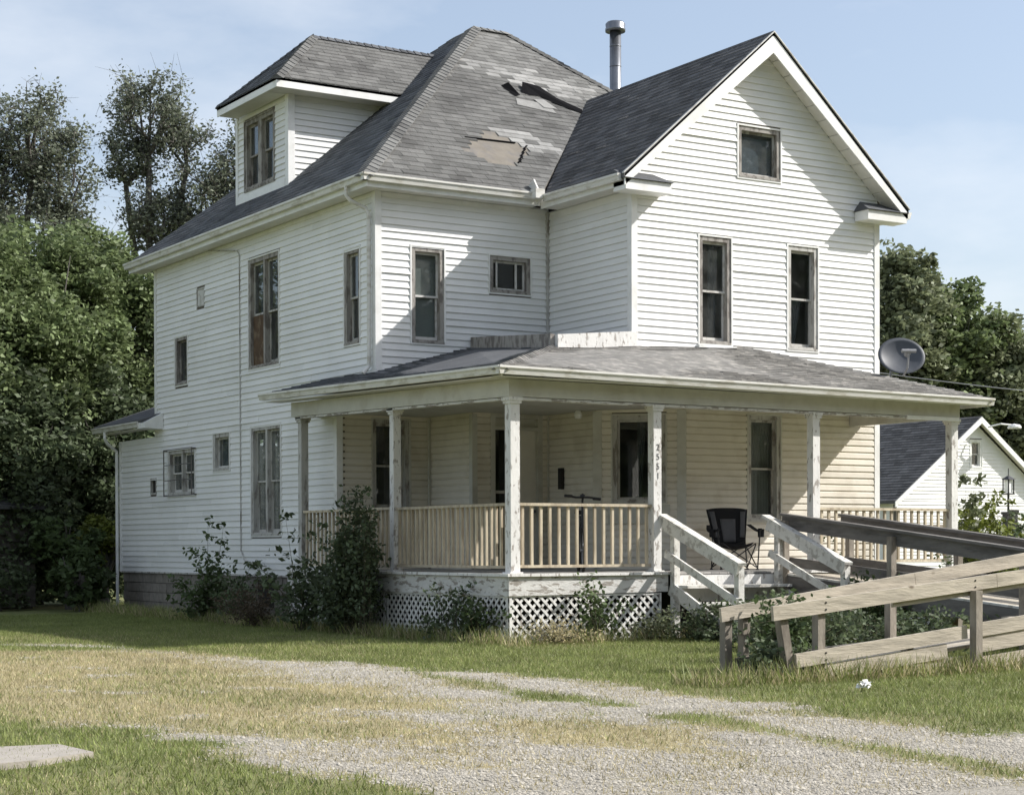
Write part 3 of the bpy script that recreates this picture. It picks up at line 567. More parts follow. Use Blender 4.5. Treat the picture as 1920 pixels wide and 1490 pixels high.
st1 = [(3.71, 6.02), (4.12, 6.05), (5.25, 5.92), (6.44, 5.5), (6.4, 5.2), (5.41, 5.15), (4.51, 5.45), (3.57, 5.66)]; st2 = [(2.81, 3.87), (3.93, 3.87), (4.36, 3.46), (4.2, 3.2), (3.17, 3.32), (3.12, 3.6)]
def pk(x, y):
    if inpoly(x+random.uniform(-.12, .12), y+random.uniform(-.05, .05), st1) or inpoly(x+random.uniform(-.1, .1), y, st2): return 'shinglelight' if random.random() < .78 else 'shingle'
    return 'shingle'
hl = lambda x, y: inpoly(x, y, patch) or inpoly(x, y, patch2)
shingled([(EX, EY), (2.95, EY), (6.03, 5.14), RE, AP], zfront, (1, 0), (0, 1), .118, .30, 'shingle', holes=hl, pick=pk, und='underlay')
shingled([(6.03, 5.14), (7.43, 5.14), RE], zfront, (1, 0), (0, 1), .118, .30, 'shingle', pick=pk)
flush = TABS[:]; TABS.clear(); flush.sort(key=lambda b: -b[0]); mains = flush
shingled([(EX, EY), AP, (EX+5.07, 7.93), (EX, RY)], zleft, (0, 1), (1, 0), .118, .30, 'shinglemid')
ztop = EZ+SL*5.07
mb = MB(); 
mb.add([(EX, RY, EZ), (10.5, RY, EZ), (5.42, 7.93, ztop), (4.65, 7.93, ztop)], [(0, 1, 2, 3)]); mb.add([(8.6, 3.97, ztop-SL*3.18), (10.5, 6.5, EZ), (10.5, RY, EZ), (5.42, 7.93, ztop), (5.42, 7.15, ztop)], [(0, 1, 2, 3, 4)]); mb.add([(4.65, 7.15, ztop), (5.42, 7.15, ztop), (5.42, 7.93, ztop), (4.65, 7.93, ztop)], [(0, 1, 2, 3)])
obj('roof', mb, 'shinglemid', house)
# wing roof
zwl = lambda x, y: ZE+GS*(x-2.95)
vy = 2.05+(ZR-EZ)/SL
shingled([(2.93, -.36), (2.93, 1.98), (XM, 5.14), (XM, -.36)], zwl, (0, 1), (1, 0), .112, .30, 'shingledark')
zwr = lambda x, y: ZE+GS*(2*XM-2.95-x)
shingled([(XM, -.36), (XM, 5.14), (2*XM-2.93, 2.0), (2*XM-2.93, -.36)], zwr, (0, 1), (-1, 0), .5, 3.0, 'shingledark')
# dormer : eave corner (-.02,6.19), ridge y 8.02
DX, DY0, DY1, DZ, DP = -.02, 6.25, 9.0, 9.83, (1.62, 7.62)
DYM = (DY0+DY1)/2; DSL = (11.08-DZ)/(DYM-DY0); dpx = DX+(11.08-DZ)/DSL
zdf = lambda x, y: DZ+DSL*(y-DY0); xr = EX+(11.08-EZ)/SL; xe = EX+(DZ-EZ)/SL
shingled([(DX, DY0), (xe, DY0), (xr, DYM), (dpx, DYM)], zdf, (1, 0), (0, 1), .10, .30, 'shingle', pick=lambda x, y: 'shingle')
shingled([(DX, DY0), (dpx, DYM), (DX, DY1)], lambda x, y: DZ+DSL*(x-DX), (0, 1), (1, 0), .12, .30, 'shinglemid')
mb = MB(); mb.add([(DX, DY1, DZ), (xe, DY1, DZ), (xr, DYM, 11.08), (dpx, DYM, 11.08)], [(0, 1, 2, 3)]); obj('roof', mb, 'shinglemid', house)
# porch roof (sags towards the near left corner)
PC0, PC1 = (-.91, -2.85, 3.79), (8.49, -2.85, 3.715)
def zpf(x, y):
    ze = 3.79+(3.715-3.79)*(x+.91)/9.4-.012*math.sin(x*1.3); zt_ = 4.47+.2*min(max((x-1.82)/3.65, -.6), 1); t_ = (y+2.85)/2.85; return ze*(1-t_)+zt_*t_+.012*math.sin(x*2.1+y*2)
def zpl(x, y):
    ze = 3.79+(3.975-3.79)*(y+2.85)/7.85; zt_ = 4.47+.22*min(max(y/D1, 0), 1); t_ = (x+.91)/2.73; return ze*(1-t_)+zt_*t_+.03*math.sin(t_*3.14)*(y > 2)
shingled([(-.91, -2.85), (8.49, -2.85), (5.47, 0), (1.82, 0)], zpf, (1, 0), (0, 1), .125, .30, 'shingleporch', th=.014)
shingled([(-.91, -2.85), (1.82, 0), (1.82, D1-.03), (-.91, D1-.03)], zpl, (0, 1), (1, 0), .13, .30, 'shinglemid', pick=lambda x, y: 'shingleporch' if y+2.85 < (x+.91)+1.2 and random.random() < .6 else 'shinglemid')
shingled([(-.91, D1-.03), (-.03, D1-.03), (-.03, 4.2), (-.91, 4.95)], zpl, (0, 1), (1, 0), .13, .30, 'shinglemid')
mb = MB(); mb.add([(8.49, -2.85, 3.70), (8.49, -.02, 3.715), (5.47, -.02, 4.66)], [(0, 1, 2)]); obj('roof', mb, 'shingleporch', house)
# deck part of porch roof and its curbs
obj('roof', MB().box(1.80, W1-.03, .0, D1-.03, 4.40, 4.46), 'shinglemid', house)
mb = MB(); mb.hexa([(1.76, D1-.04, 4.6), (1.84, D1-.04, 4.6), (1.84, -.02, 4.44), (1.76, -.02, 4.44), (1.76, D1-.04, 4.86), (1.84, D1-.04, 4.86), (1.84, -.02, 4.67), (1.76, -.02, 4.67)]); obj('roof_curb', mb, 'oldframe', house, 'dark weathered roof curb against the wall')
mb = MB(); mb.hexa([(1.845, -.10, 4.43), (W1+.03, -.10, 4.56), (W1+.03, -.02, 4.56), (1.845, -.02, 4.43), (1.845, -.10, 4.66), (W1+.03, -.10, 4.80), (W1+.03, -.02, 4.80), (1.845, -.02, 4.66)]); obj('roof_curb', mb, 'peel', house, 'white flaking roof curb beside the wing')
# lean-to roof
mb = MB(); mb.add([(-.42, 12.05, 3.95), (-.42, 15.1, 3.95), (2.2, 15.1, 4.9), (2.2, 12.05, 4.9), (-.42, 12.05, 4.0), (-.42, 15.1, 4.0), (2.2, 15.1, 4.95), (2.2, 12.05, 4.95)], [(0, 1, 2, 3), (4, 5, 6, 7), (0, 1, 5, 4), (1, 2, 6, 5), (0, 3, 7, 4)])
obj('roof', mb, 'shinglemid', house)
obj('return_box', MB().hexa([(-.42, 11.93, 3.82), (-.02, 11.93, 3.80), (-.02, 12.38, 3.80), (-.42, 12.38, 3.82), (-.42, 11.93, 3.93), (-.02, 11.93, 4.14), (-.02, 12.38, 4.14), (-.42, 12.38, 3.93)]), 'trim', house)
# hip caps
def caps(a, b, m, w=.26, step=.15):
    a = Vector(a); b = Vector(b); d = (b-a); n = max(1, int(d.length/step)); d.normalize(); r = d.cross(Vector((0, 0, 1))).normalized(); mb = MB()
    for i in range(n):
        p = a+d*(i*(b-a).length/n); q = p+d*(step*1.25); h = Vector((0, 0, .02+random.uniform(0, .008))); lo = Vector((0, 0, -.06)); q2 = q-Vector((0, 0, .018))
        mb.add([p+r*w/2+lo, p+h, p-r*w/2+lo, q2+r*w/2+lo, q2+h, q2-r*w/2+lo], [(0, 1, 4, 3), (1, 2, 5, 4), (0, 3, 5, 2), (0, 2, 1)])
    return obj('hip_cap', mb, m, house)
caps((EX, EY, EZ+.02), (4.65, 7.15, ztop+.03), 'shingle', .34); caps((4.65, 7.15, ztop+.02), (5.42, 7.15, ztop+.02), 'shingle'); caps((7.9, 4.67, ztop-SL*2.48+.02), (5.42, 7.15, ztop+.02), 'shingle')
caps((XM, -.36, ZR+.0), (XM, 5.1, ZR+.0), 'shingledark', .2); caps((DX, DY0, DZ+.02), (dpx, DYM, 11.1), 'shingle', .26); caps((dpx, DYM, 11.09), (xr, DYM, 11.09), 'shinglemid', .2); caps((DX, DY1, DZ+.02), (dpx, DYM, 11.1), 'shinglemid', .22)
caps((-.91, -2.85, 3.80), (1.82, 0, 4.49), 'shingleporch', .26); caps((8.49, -2.85, 3.725), (5.47, 0, 4.69), 'shingleporch', .24)
# write shingles: 300 largest on the main front slope are single parts
for i, (sz, mb, m, ro) in enumerate(mains):
    if i < 300: obj('shingle', mb, m, ro)
    else: TABS.append((sz, mb, m, ro))
grp = {}
for (sz, mb, m, ro) in TABS: grp.setdefault((ro.name, m), [ro, MB()])[1].add(mb.v, mb.f)
for (rn, m), (ro, mb) in grp.items(): obj('shingle', mb, m, ro, kind='stuff')
# wind damage on the main slope
def fs(x, y, d=0): return (x, y, zfront(x, y)+d)
mb = MB(); mb.add([fs(4.08, 5.2, .02), fs(4.22, 5.16, .13), fs(4.34, 4.93, .05), fs(4.22, 4.92, .02)], [(0, 1, 2, 3)]); obj('lifted_shingle', mb, 'tar', house, 'black lifted shingle flap on the front slope')
mb = MB(); mb.add([fs(4.46, 5.08, .02), fs(4.6, 5.27, .12), fs(4.95, 5.24, .10), fs(5.2, 5.0, .06), fs(5.62, 4.76, .05), fs(5.56, 4.66, .03), fs(5.1, 4.86, .03), fs(4.85, 5.03, .03), fs(4.6, 5.02, .03)], [tuple(range(9))]); obj('lifted_shingle', mb, 'tar', house, 'long strip of torn black roofing felt on the front slope')
mb = MB(); mb.add([fs(4.62, 4.9, .03), fs(4.86, 4.92, .035), fs(5.0, 4.68, .035), fs(4.7, 4.66, .035)], [(0, 1, 2, 3)]); mb.add([fs(4.2, 4.86, .022), fs(4.9, 4.8, .022), fs(4.9, 4.55, .022), fs(4.1, 4.65, .022)], [(0, 1, 2, 3)]); obj('lifted_shingle', mb, 'shinglelight', house)
mb = MB()
for k in range(5): y = 2.88+k*.11; x1 = 3.0+k*.1; mb.beam(fs(x1, y, .012), fs(x1+.12, y+.1, .012), .03, .015); 
mb.beam(fs(2.25, 3.43, .01), fs(3.3, 3.46, .01), .03, .02); obj('torn_shingle_edge', mb, 'tar', house)

# ---- gutters, fascia, soffits --------------------------------------------
def gutter(a, b, outn, m='gutter', w=.12, h=.115, name='gutter', cap=True):
    """a,b: top outer edge points ; outn plan unit vector pointing out"""
    a = Vector(a); b = Vector(b); o = Vector((outn[0], outn[1], 0)); prof = [(0, 0), (0, -.03), (-.02, -.055), (-.035, -h), (-w, -h), (-w, 0), (-w+.006, 0), (-w+.006, -h+.008), (-.041, -h+.008), (-.028, -.055), (-.008, -.03), (-.008, -.004), (-.018, -.004), (-.018, 0)]
    n = len(prof); A = [a+o*p[0]+Vector((0, 0, p[1])) for p in prof]; B = [b+o*p[0]+Vector((0, 0, p[1])) for p in prof]
    mb = MB(); mb.add(A+B, [(i, (i+1) % n, n+(i+1) % n, n+i) for i in range(n)])
    for E_ in (A, B): mb.add([E_[i] for i in (0, 1, 2, 3, 4, 5)], [(0, 1, 2, 3, 4, 5)])
    return obj(name, mb, m, house)
gz = EZ+.02
gutter((-.47, 2.03, gz), (-.47, 13.05, gz+.0), (-1, 0)); gutter((-.45, 2.01, gz), (2.84, 2.01, gz), (0, -1)); gutter((2.86, 1.9, ZE+.02), (2.86, -.28, ZE-.0), (-1, 0))
gutter((9.15, -.36, 7.2), (9.15, 2, 7.2), (1, 0)); 
gutter((-.97, -2.9, 3.80), (-.97, 5.02, 3.985), (-1, 0)); gutter((-.95, -2.92, 3.80), (8.50, -2.92, 3.73), (0, -1)); gutter((-.47, 12.3, 3.97), (-.47, 15.15, 3.97), (-1, 0))
mb = MB(); mb.beam((2.86, 1.98, 7.17), (2.84, 2.2, 7.52), .03, .16); obj('flashing', mb, 'gutter', house); obj('gutter', MB().box(2.72, 2.9, 1.88, 2.05, 7.20, 7.36), 'gutter', house)
# fascias
mb = MB(); mb.box(-.355, -.335, 2.1, 13.0, 7.12, 7.30); obj('fascia', mb, 'trim', house); mb = MB(); mb.box(-.335, 2.97, 2.125, 2.145, 7.12, 7.30); obj('fascia', mb, 'trim', house)
mb = MB(); mb.box(2.97, 2.99, -.33, 2.12, 7.07, 7.26); obj('fascia', mb, 'trim', house)
# soffit panels
def soffit(x0, x1, y0, y1, z, along, step=.30, m='soffit'):
    if along == 'y':
        y = y0
        while y < y1-.02: e = min(y+step-.008, y1); obj('soffit_panel', MB().box(x0, x1, y, e, z, z+.015), m, house); y += step
    else:
        x = x0
        while x < x1-.02: e = min(x+step-.008, x1); obj('soffit_panel', MB().box(x, e, y0, y1, z, z+.015), m, house); x += step
soffit(-.335, -.033, 2.15, 12.98, 7.135, 'y'); soffit(-.02, 2.95, 2.15, D1-.033, 7.135, 'x'); soffit(2.99, W1-.033, -.3, 2.12, 7.08, 'y')
soffit(-.335, -.033, 12.4, 15.05, 3.83, 'y')
obj('frieze_board', pbox(MB(), side, D1+.1, YL-.1, 7.06, 7.13, .0, .026), 'trim', house); obj('frieze_board', pbox(MB(), main, .1, W1-.07, 7.05, 7.13, 0, .026), 'trim', house)
# rakes
def rake(s):
    mb = MB(); xe_ = XM-s*(XM-2.95); tx, tz = XM, ZR-.01; ez = ZE-.02
    h = .245
    P_ = [(xe_, -.36, ez), (tx, -.36, tz), (tx, -.36, tz-h*1.33), (xe_+s*.0, -.36, ez-h*.72)]
    mb.prism(P_, (0, .025, 0)); o = obj('rake_board', mb, 'trim', house)
    N = 12
    for k in range(N):
        f0, f1 = k/N, (k+1)/N-.004; 
        def pt(f, y): x = xe_+(tx-xe_)*f; return (x+s*.02, y, ez+(tz-ez)*f-.15)
        if k == 0: f0 = .04
        mb = MB(); mb.prism([pt(f0, -.334), pt(f1, -.334), pt(f1, -.024), pt(f0, -.024)], (0, 0, .012)); obj('soffit_panel', mb, 'soffit', house)
    mb = MB(); mb.prism([(xe_-s*.03, -.385, ez+.03), (tx, -.385, tz+.035), (tx, -.385, tz+.012), (xe_-s*.03, -.385, ez+.007)], (0, .05, 0)); obj('rake_edge', mb, 'sashwhite', house)
rake(1); rake(-1)
# return boxes
def ret(x0, x1, sgn):
    obj('return_box', MB().box(x0, x1, -.36, -.022, 7.0, 7.165), 'trim', house)
    a = (x0, x1) if sgn > 0 else (x1, x0)
    mb = MB(); mb.add([(x0-.03, -.40, 7.17), (x1+.03, -.40, 7.17), (x1+.03, -.02, 7.17), (x0-.03, -.02, 7.17), (x0+(.12 if sgn < 0 else 0), -.02, 7.36), (x1-(.12 if sgn > 0 else 0), -.02, 7.36)], [(0, 1, 2, 3), (0, 1, 5, 4), (0, 4, 3), (1, 2, 5), (2, 3, 4, 5)])
    obj('return_roof', mb, 'shinglemid', house)
ret(2.97, 3.87, 1); ret(8.12, 9.03, -1)
# dormer body
dm = Pl((.43, 0, 0), (0, 1, 0), (-1, 0, 0)); dn = Pl((0, 6.71, 0), (1, 0, 0), (0, -1, 0))
dr0 = [(7.30, 8.68, 8.19, 9.53)]
P = [(6.71, 8.0), (9.05, 8.0), (9.05, 9.70), (6.71, 9.70)]; siding(dm, P, dr0, store=BOARDS); wallbody(dm, P, dr0)
P = [(.43, 8.02), (2.42, 9.70), (.43, 9.70)]; siding(dn, P, []); wallbody(dn, P, [])
flush_boards(house, BOARDS, 60)
window(dm, dr0[0], mull=.16, cas='oldframe', sash='oldframe', cover=cv_curt('sheencurtain', ((.0, 1, 0),)), jm='oldframe')  # curtain colour carries the pale sky reflection of the dormer panes
for (x0, x1, y0, y1) in ((.395, .43, 6.66, 6.80), (.395, .43, 8.98, 9.08)): obj('corner_board', MB().box(x0, x1, y0, y1, 7.98, 9.68), 'trim', house)
obj('corner_board', MB().box(.43, .53, 6.66, 6.709, 8.05, 9.68), 'trim', house); obj('corner_board', MB().box(.385, .41, 6.8, 8.98, 7.97, 8.13), 'trim', house)
mb = MB(); mb.box(DX, DX+.02, DY0, DY1, 9.65, 9.83); obj('fascia', mb, 'trim', house); mb = MB(); mb.box(DX+.02, xe+.02, DY0, DY0+.02, 9.65, 9.83); obj('fascia', mb, 'trim', house)
obj('soffit_panel', MB().box(DX+.02, xe-.15, DY0+.02, 6.70, 9.66, 9.67), 'soffit', house); obj('soffit_panel', MB().box(DX+.02, .39, 6.72, DY1-.02, 9.66, 9.67), 'soffit', house)
mb = MB(); mb.box(.6, 3, 9.0, 9.05, 8.0, 9.8); obj('wall', mb, 'siding', house)
# flue
mb = MB(); mb.lathe((7.2, 5.9, 9.6), [(.115, 0), (.115, 2.0), (.105, 2.0)], 18); fl = obj('flue_pipe', mb, 'galv', house, smooth=True)
mb = MB(); mb.lathe((7.2, 5.9, 11.6), [(.09, .02), (.2, .0), (.205, .06), (.19, .075), (.2, .15), (.17, .19), (.0, .21)], 18); obj('flue_cap', mb, 'galv', fl, smooth=True)
mb = MB(); mb.lathe((7.2, 5.9, 10.28), [(.13, 0), (.14, .02), (.13, .04)], 18); obj('flue_band', mb, 'galv', fl)
for z in (10.9, 11.3): obj('flue_band', MB().lathe((7.2, 5.9, z), [(.116, 0), (.121, .01), (.116, .02)], 18), 'galv', fl)
# downspouts
def pipe(pts, m='gutter', r=.035, name='downspout', par=None): return obj(name, MB().tube(pts, r, 8), m, par or house)
pipe([(-.41, 2.72, 7.2), (-.41, 2.72, 7.06), (-.36, 2.68, 6.98), (-.12, 2.6, 6.86), (-.085, 2.56, 6.76), (-.085, 2.56, 4.30), (-.2, 2.56, 4.17)])
pipe([(-.41, 14.4, 3.86), (-.41, 14.4, 3.72), (-.34, 14.45, 3.62), (-.09, 14.55, 3.45), (-.085, 14.56, 3.3), (-.085, 14.56, .12), (-.2, 14.56, .05)], 'trim')
pipe([(-.06, 9.34, 7.12), (-.06, 7.97, 6.93), (-.03, 7.94, 6.85), (-.03, 7.93, 1.3), (-.06, 7.7, 1.1), (-.2, 6.4, 1.0)], 'greyframe', .011, 'service_cable')
# ---- porch --------------------------------------------------------------
mb = MB()
for (x0, x1, y0, y1) in ((-.5, 8.0, -2.42, -.03), (-.5, W1-.03, -.03, D1-.03), (-.5, 1.79, D1-.03, 3.89), (-.5, -.03, 3.89, 4.4)): mb.box(x0, x1, y0, y1, 3.60, 3.64)
mb.add([(W1-.03, -.03, 3.60), (4.36, -.03, 3.60), (W1-.03, 1.0, 3.60)], [(0, 1, 2)]); obj('porch_ceiling', mb, 'creamtrim', house)
def zfl(y): return .965
k = 0
x = -.56
for i in range(58):
    x0 = -.56+i*.15; 
    if x0 > 8.1: break
    y1 = 4.4 if x0 < -.03 else (3.88 if x0 < 1.75 else (D1-.05 if x0 < W1-.08 else (1.0-(x0-W1)-.16 if x0 < 4.2 else -.03)))
    y1 = max(y1, -.03); obj('floor_board', MB().box(x0, x0+.143, -2.62, y1, .935, .965+random.uniform(-.002, .002)), 'deck', house)
# beams
def wav(a, b, z0a, z0b, h, out_, n=14, m='peel'):
    pass
mb = MB(); mb.hexa([(-.56, -2.53, 3.42), (8.09, -2.53, 3.42), (8.09, -2.42, 3.42), (-.56, -2.42, 3.42), (-.56, -2.53, 3.66), (8.09, -2.53, 3.645), (8.09, -2.42, 3.645), (-.56, -2.42, 3.66)]); obj('porch_beam', mb, 'creamtrim', house)
mb = MB(); mb.hexa([(-.58, -2.55, 3.415), (-.47, -2.55, 3.415), (-.47, 4.5, 3.57), (-.58, 4.5, 3.57), (-.58, -2.55, 3.66), (-.47, -2.55, 3.66), (-.47, 4.5, 3.81), (-.58, 4.5, 3.81)]); obj('porch_beam', mb, 'creamtrim', house)
mb = MB(); mb.box(7.98, 8.09, -2.42, -.03, 3.42, 3.645); obj('porch_beam', mb, 'creamtrim', house)
mb = MB(); mb.hexa([(-.47, 4.38, 3.57), (-.0, 4.38, 3.57), (-.0, 4.5, 3.57), (-.47, 4.5, 3.57), (-.47, 4.38, 3.81), (-.0, 4.38, 3.9), (-.0, 4.5, 3.9), (-.47, 4.5, 3.81)]); obj('porch_beam', mb, 'creamtrim', house)
for (z, d) in ((3.395, .012),):
    mb = MB(); mb.box(-.52, 8.0, -2.515, -2.40, z-.02, z+.015); obj('beam_liner', mb, 'peelmore', house)
    mb = MB(); mb.hexa([(-.56, -2.4, 3.375), (-.45, -2.4, 3.375), (-.45, 4.4, 3.53), (-.56, 4.4, 3.53), (-.56, -2.4, 3.41), (-.45, -2.4, 3.41), (-.45, 4.4, 3.565), (-.56, 4.4, 3.565)]); obj('beam_liner', mb, 'peelmore', house)
# porch fascia + soffit
soffit(-.85, 8.42, -2.83, -2.54, 3.665, 'x', .6, 'creamtrim')
mb = MB(); mb.hexa([(-.86, -2.54, 3.66), (-.59, -2.54, 3.66), (-.59, 4.9, 3.83), (-.86, 4.9, 3.83), (-.86, -2.54, 3.675), (-.59, -2.54, 3.675), (-.59, 4.9, 3.845), (-.86, 4.9, 3.845)]); obj('soffit_panel', mb, 'soffit', house)
mb = MB(); mb.hexa([(-.87, -2.83, 3.66), (8.44, -2.83, 3.60), (8.44, -2.81, 3.60), (-.87, -2.81, 3.66), (-.87, -2.83, 3.79), (8.44, -2.83, 3.715), (8.44, -2.81, 3.715), (-.87, -2.81, 3.79)]); obj('fascia', mb, 'trim', house)
mb = MB(); mb.box(8.44, 8.46, -2.85, -.03, 3.6, 3.71); obj('fascia', mb, 'trim', house)
# skirt
obj('skirt_board', MB().hexa([(-.66, -2.66, .665), (2.06, -2.66, .69), (2.06, -2.625, .69), (-.66, -2.625, .665), (-.66, -2.66, .93), (2.06, -2.66, .955), (2.06, -2.625, .955), (-.66, -2.625, .93)]), 'peelmore', house)
obj('skirt_board', MB().box(-.66, -.625, -2.62, 4.5, .66, .93), 'peelmore', house)
obj('skirt_board', MB().box(4.1, 8.1, -2.66, -2.625, .66, .93), 'peelmore', house)
mb = MB(); mb.box(-.70, 2.08, -2.70, -2.60, .935, .975); mb.box(4.1, 8.14, -2.70, -2.60, .935, .975); mb.box(-.70, -.56, -2.6, 4.5, .935, .975); obj('floor_edge', mb, 'peel', house)
obj('crawlspace_shade_sheet', MB().box(-.40, 8.0, -2.30, -2.28, -.05, .93), 'darkgap', house); obj('crawlspace_shade_sheet', MB().box(-.40, -.38, -2.28, 4.4, -.05, .93), 'darkgap', house)  # dark sheets behind the lattice, added as the shade below the floor
# lattice
def lattice(pl, a0, a1, z0, z1, parent, m='peel', pitch=.14, w=.036, frame=True):
    mb = MB()
    if frame: ring(mb, pl, a0, a1, z0-.03, z1, .04, .008, .022, wb=.03, wt=.03)
    else: pbox(mb, pl, a0, a0+.03, z0, z1, .008, .016)
    fr = obj('lattice_panel', mb, m, parent)
    for sgn, d in ((1, 0.001), (-1, .009)):
        c = a0-(z1-z0) if sgn > 0 else a0
        while c < (a1 if sgn > 0 else a1+(z1-z0)):
            # line a = c + sgn*(z-z0)
            pts = []
            hw = w*.707
            q = [(c-hw, z0), (c+hw, z0), (c+hw+sgn*(z1-z0), z1), (c-hw+sgn*(z1-z0), z1)]
            q = clip(q, 1, 0, a1); q = clip(q, -1, 0, -a0) if q else q
            if q and len(q) > 2:
                mb = MB(); mb.prism([pl.p(a, z, d) for a, z in q], tuple(pl.n*.007)); obj('lattice_strip', mb, m, fr)
            c += pitch
    return fr
lf = Pl((0, -2.62, 0), (1, 0, 0), (0, -1, 0)); ll = Pl((-.62, 0, 0), (0, 1, 0), (-1, 0, 0))
lattice(lf, -.64, 1.95, .04, .675, house); lattice(ll, -2.60, .95, .04, .665, house); lattice(ll, 1.0, 4.5, .04, .665, house)
# posts
def post(x, y, z0, z1, w=.13, m='peel', cap=True, label=None):
    h = w/2; mb = MB(); mb.box(x-h, x+h, y-h, y+h, z0, z1); p = obj('porch_post', mb, m, house, label)
    mb = MB(); mb.box(x-h-.02, x+h+.02, y-h-.02, y+h+.02, z1-.09, z1-.05); mb.box(x-h-.035, x+h+.035, y-h-.035, y+h+.035, z1-.05, z1); obj('post_cap', mb, m, p)
    mb = MB(); mb.box(x-h-.03, x+h+.03, y-h-.03, y+h+.03, z0, z0+.03); obj('post_foot', mb, m, p); return p
PX = [-.46, 1.985, 5.03, 8.0]
p0 = post(PX[0], -2.44, .965, 3.415, .15, 'peel'); p2 = post(PX[1], -2.44, .965, 3.40, .14, 'peel', label='porch post painted with the house number in black digits'); post(PX[2], -2.44, .965, 3.40, .14, 'peel'); post(PX[3], -2.44, .965, 3.40, .14, 'peel')
post(-.46, .98, .965, 3.48, .13, 'peel'); post(-.46, 4.28, .965, 3.55, .13, 'greyframe')
# house number
for i, ch_ in enumerate('2551'):
    cu = bpy.data.curves.new('number', 'FONT'); cu.body = ch_; cu.size = .13; cu.extrude = .002; cu.align_x = 'CENTER'
    tmp = bpy.data.objects.new('tmp', cu); COL.objects.link(tmp); bpy.context.view_layer.update(); me = bpy.data.meshes.new_from_object(tmp); bpy.data.objects.remove(tmp)
    me.materials.clear(); me.materials.append(M['ink']); o = bpy.data.objects.new('house_number', me); COL.objects.link(o); o.parent = p2; o.rotation_euler = (math.radians(90), 0, 0); o.location = (PX[1]+.005, -2.5135, 2.74-i*.138)
    o['label'] = 'black house number digit '+ch_
# railings
def railing(a, b, zr, zb, nb, m='cedar', bw=.038, mid=None):
    a = Vector((a[0], a[1], 0)); b = Vector((b[0], b[1], 0)); d = (b-a).normalized(); n = Vector((d.y, -d.x, 0))
    r = obj('railing', MB().beam(a+Vector((0, 0, zr-.02)), b+Vector((0, 0, zr-.02)), .09, .04), m, house)
    obj('bottom_rail', MB().beam(a+Vector((0, 0, zb)), b+Vector((0, 0, zb)), .05, .04), m, r)
    for i in range(nb):
        p = a+(b-a)*((i+.6)/nb); j = random.uniform(-.008, .008); off = n*.0
        obj('baluster', MB().beam(p+off+Vector((0, 0, zb+.02)), p+off+Vector((j, j, zr-.04)), bw, bw, (d.x, d.y, 0)), m, r)
railing((-.38, -2.42), (1.91, -2.42), 1.955, 1.07, 15); railing((-.46, -2.36), (-.46, .90), 1.955, 1.06, 24); railing((-.46, 1.05), (-.46, 4.2), 1.965, 1.05, 22)
railing((5.12, -2.42), (7.92, -2.42), 1.94, 1.10, 19)
obj('porch_bracket', MB().box(6.9, 8.05, -2.56, -2.53, 3.36, 3.42), 'trim', house)
# end shingles lists etc done

# ================================================================== STEPS
steps = thing('porch_steps', 'white painted wooden steps with sloping handrails up to the porch', 'steps', (3.1, -3.4, 0))
obj('riser', MB().box(2.12, 4.08, -2.66, -2.635, .52, .925), 'peel', steps)
for i in range(3):
    y = -2.72-i*.42; z = .78-i*.24
    obj('tread', MB().box(2.12, 4.08, y-.32, y, z-.04, z), 'stepwhite', steps)
    if i < 3: obj('riser', MB().box(2.14, 4.06, y-.02, y, z-.24 if i < 2 else 0, z-.045), 'peelmore' if i else 'peel', steps)
for x in (2.10, 4.05):
    obj('stringer', MB().beam((x, -2.66, .74), (x, -4.3, -.02), .04, .2), 'stepwhite', steps)
    h = obj('handrail', MB().beam((x, -2.46, 1.80), (x, -4.3, 1.09), .15, .04), 'stepwhite', steps)
    obj('side_board', MB().beam((x-.045 if x < 3 else x-.045, -2.55, 1.66), (x-.045, -4.26, 1.0), .035, .15), 'stepwhite', h)
    obj('middle_rail', MB().beam((x-.045, -2.6, 1.24), (x-.045, -4.24, .57), .035, .11), 'stepwhite', h)
    for (y, z0, z1) in ((-2.74, .0, 1.64), (-4.2, .0, 1.05)): obj('newel_post', MB().box(x-.025, x+.075, y-.05, y+.05, z0, z1), 'stepwhite', h)

# ================================================================== RAMP
ramp_ = thing('wheelchair_ramp', 'weathered timber wheelchair ramp turning back from the lawn up to the porch', 'ramp', (1.5, -8, 0))
def dz1(x): return .02+.085*(x+2.0)
def dz2(y): return .92+(y+2.7)*.083
XL, XR = 4.22, 5.40
# deck boards
x = -.9
while x < 3.2:
    z = dz1(x); obj('deck_board', MB().hexa([(x, -9.66, z-.035), (x+.137, -9.66, dz1(x+.137)-.035), (x+.137, -8.54, dz1(x+.137)-.035), (x, -8.54, z-.035), (x, -9.66, z), (x+.137, -9.66, dz1(x+.137)), (x+.137, -8.54, dz1(x+.137)), (x, -8.54, z)]), 'cream_wood', ramp_); x += .145
zl = dz1(3.2)
y = -9.7
while y < -8.1: obj('deck_board', MB().box(3.2, XR, y, y+.137, zl-.035, zl), 'cream_wood', ramp_); y += .145
while y < -2.75:
    z0, z1 = max(dz2(y), zl-.0), max(dz2(y+.137), zl); obj('deck_board', MB().hexa([(XL, y, z0-.035), (XR, y, z0-.035), (XR, y+.137, z1-.035), (XL, y+.137, z1-.035), (XL, y, z0), (XR, y, z0), (XR, y+.137, z1), (XL, y+.137, z1)]), 'cream_wood', ramp_); y += .145
def rb(name, a, b, w, h, m, **k): return obj(name, MB().beam(a, b, w, h), m, ramp_, **k)
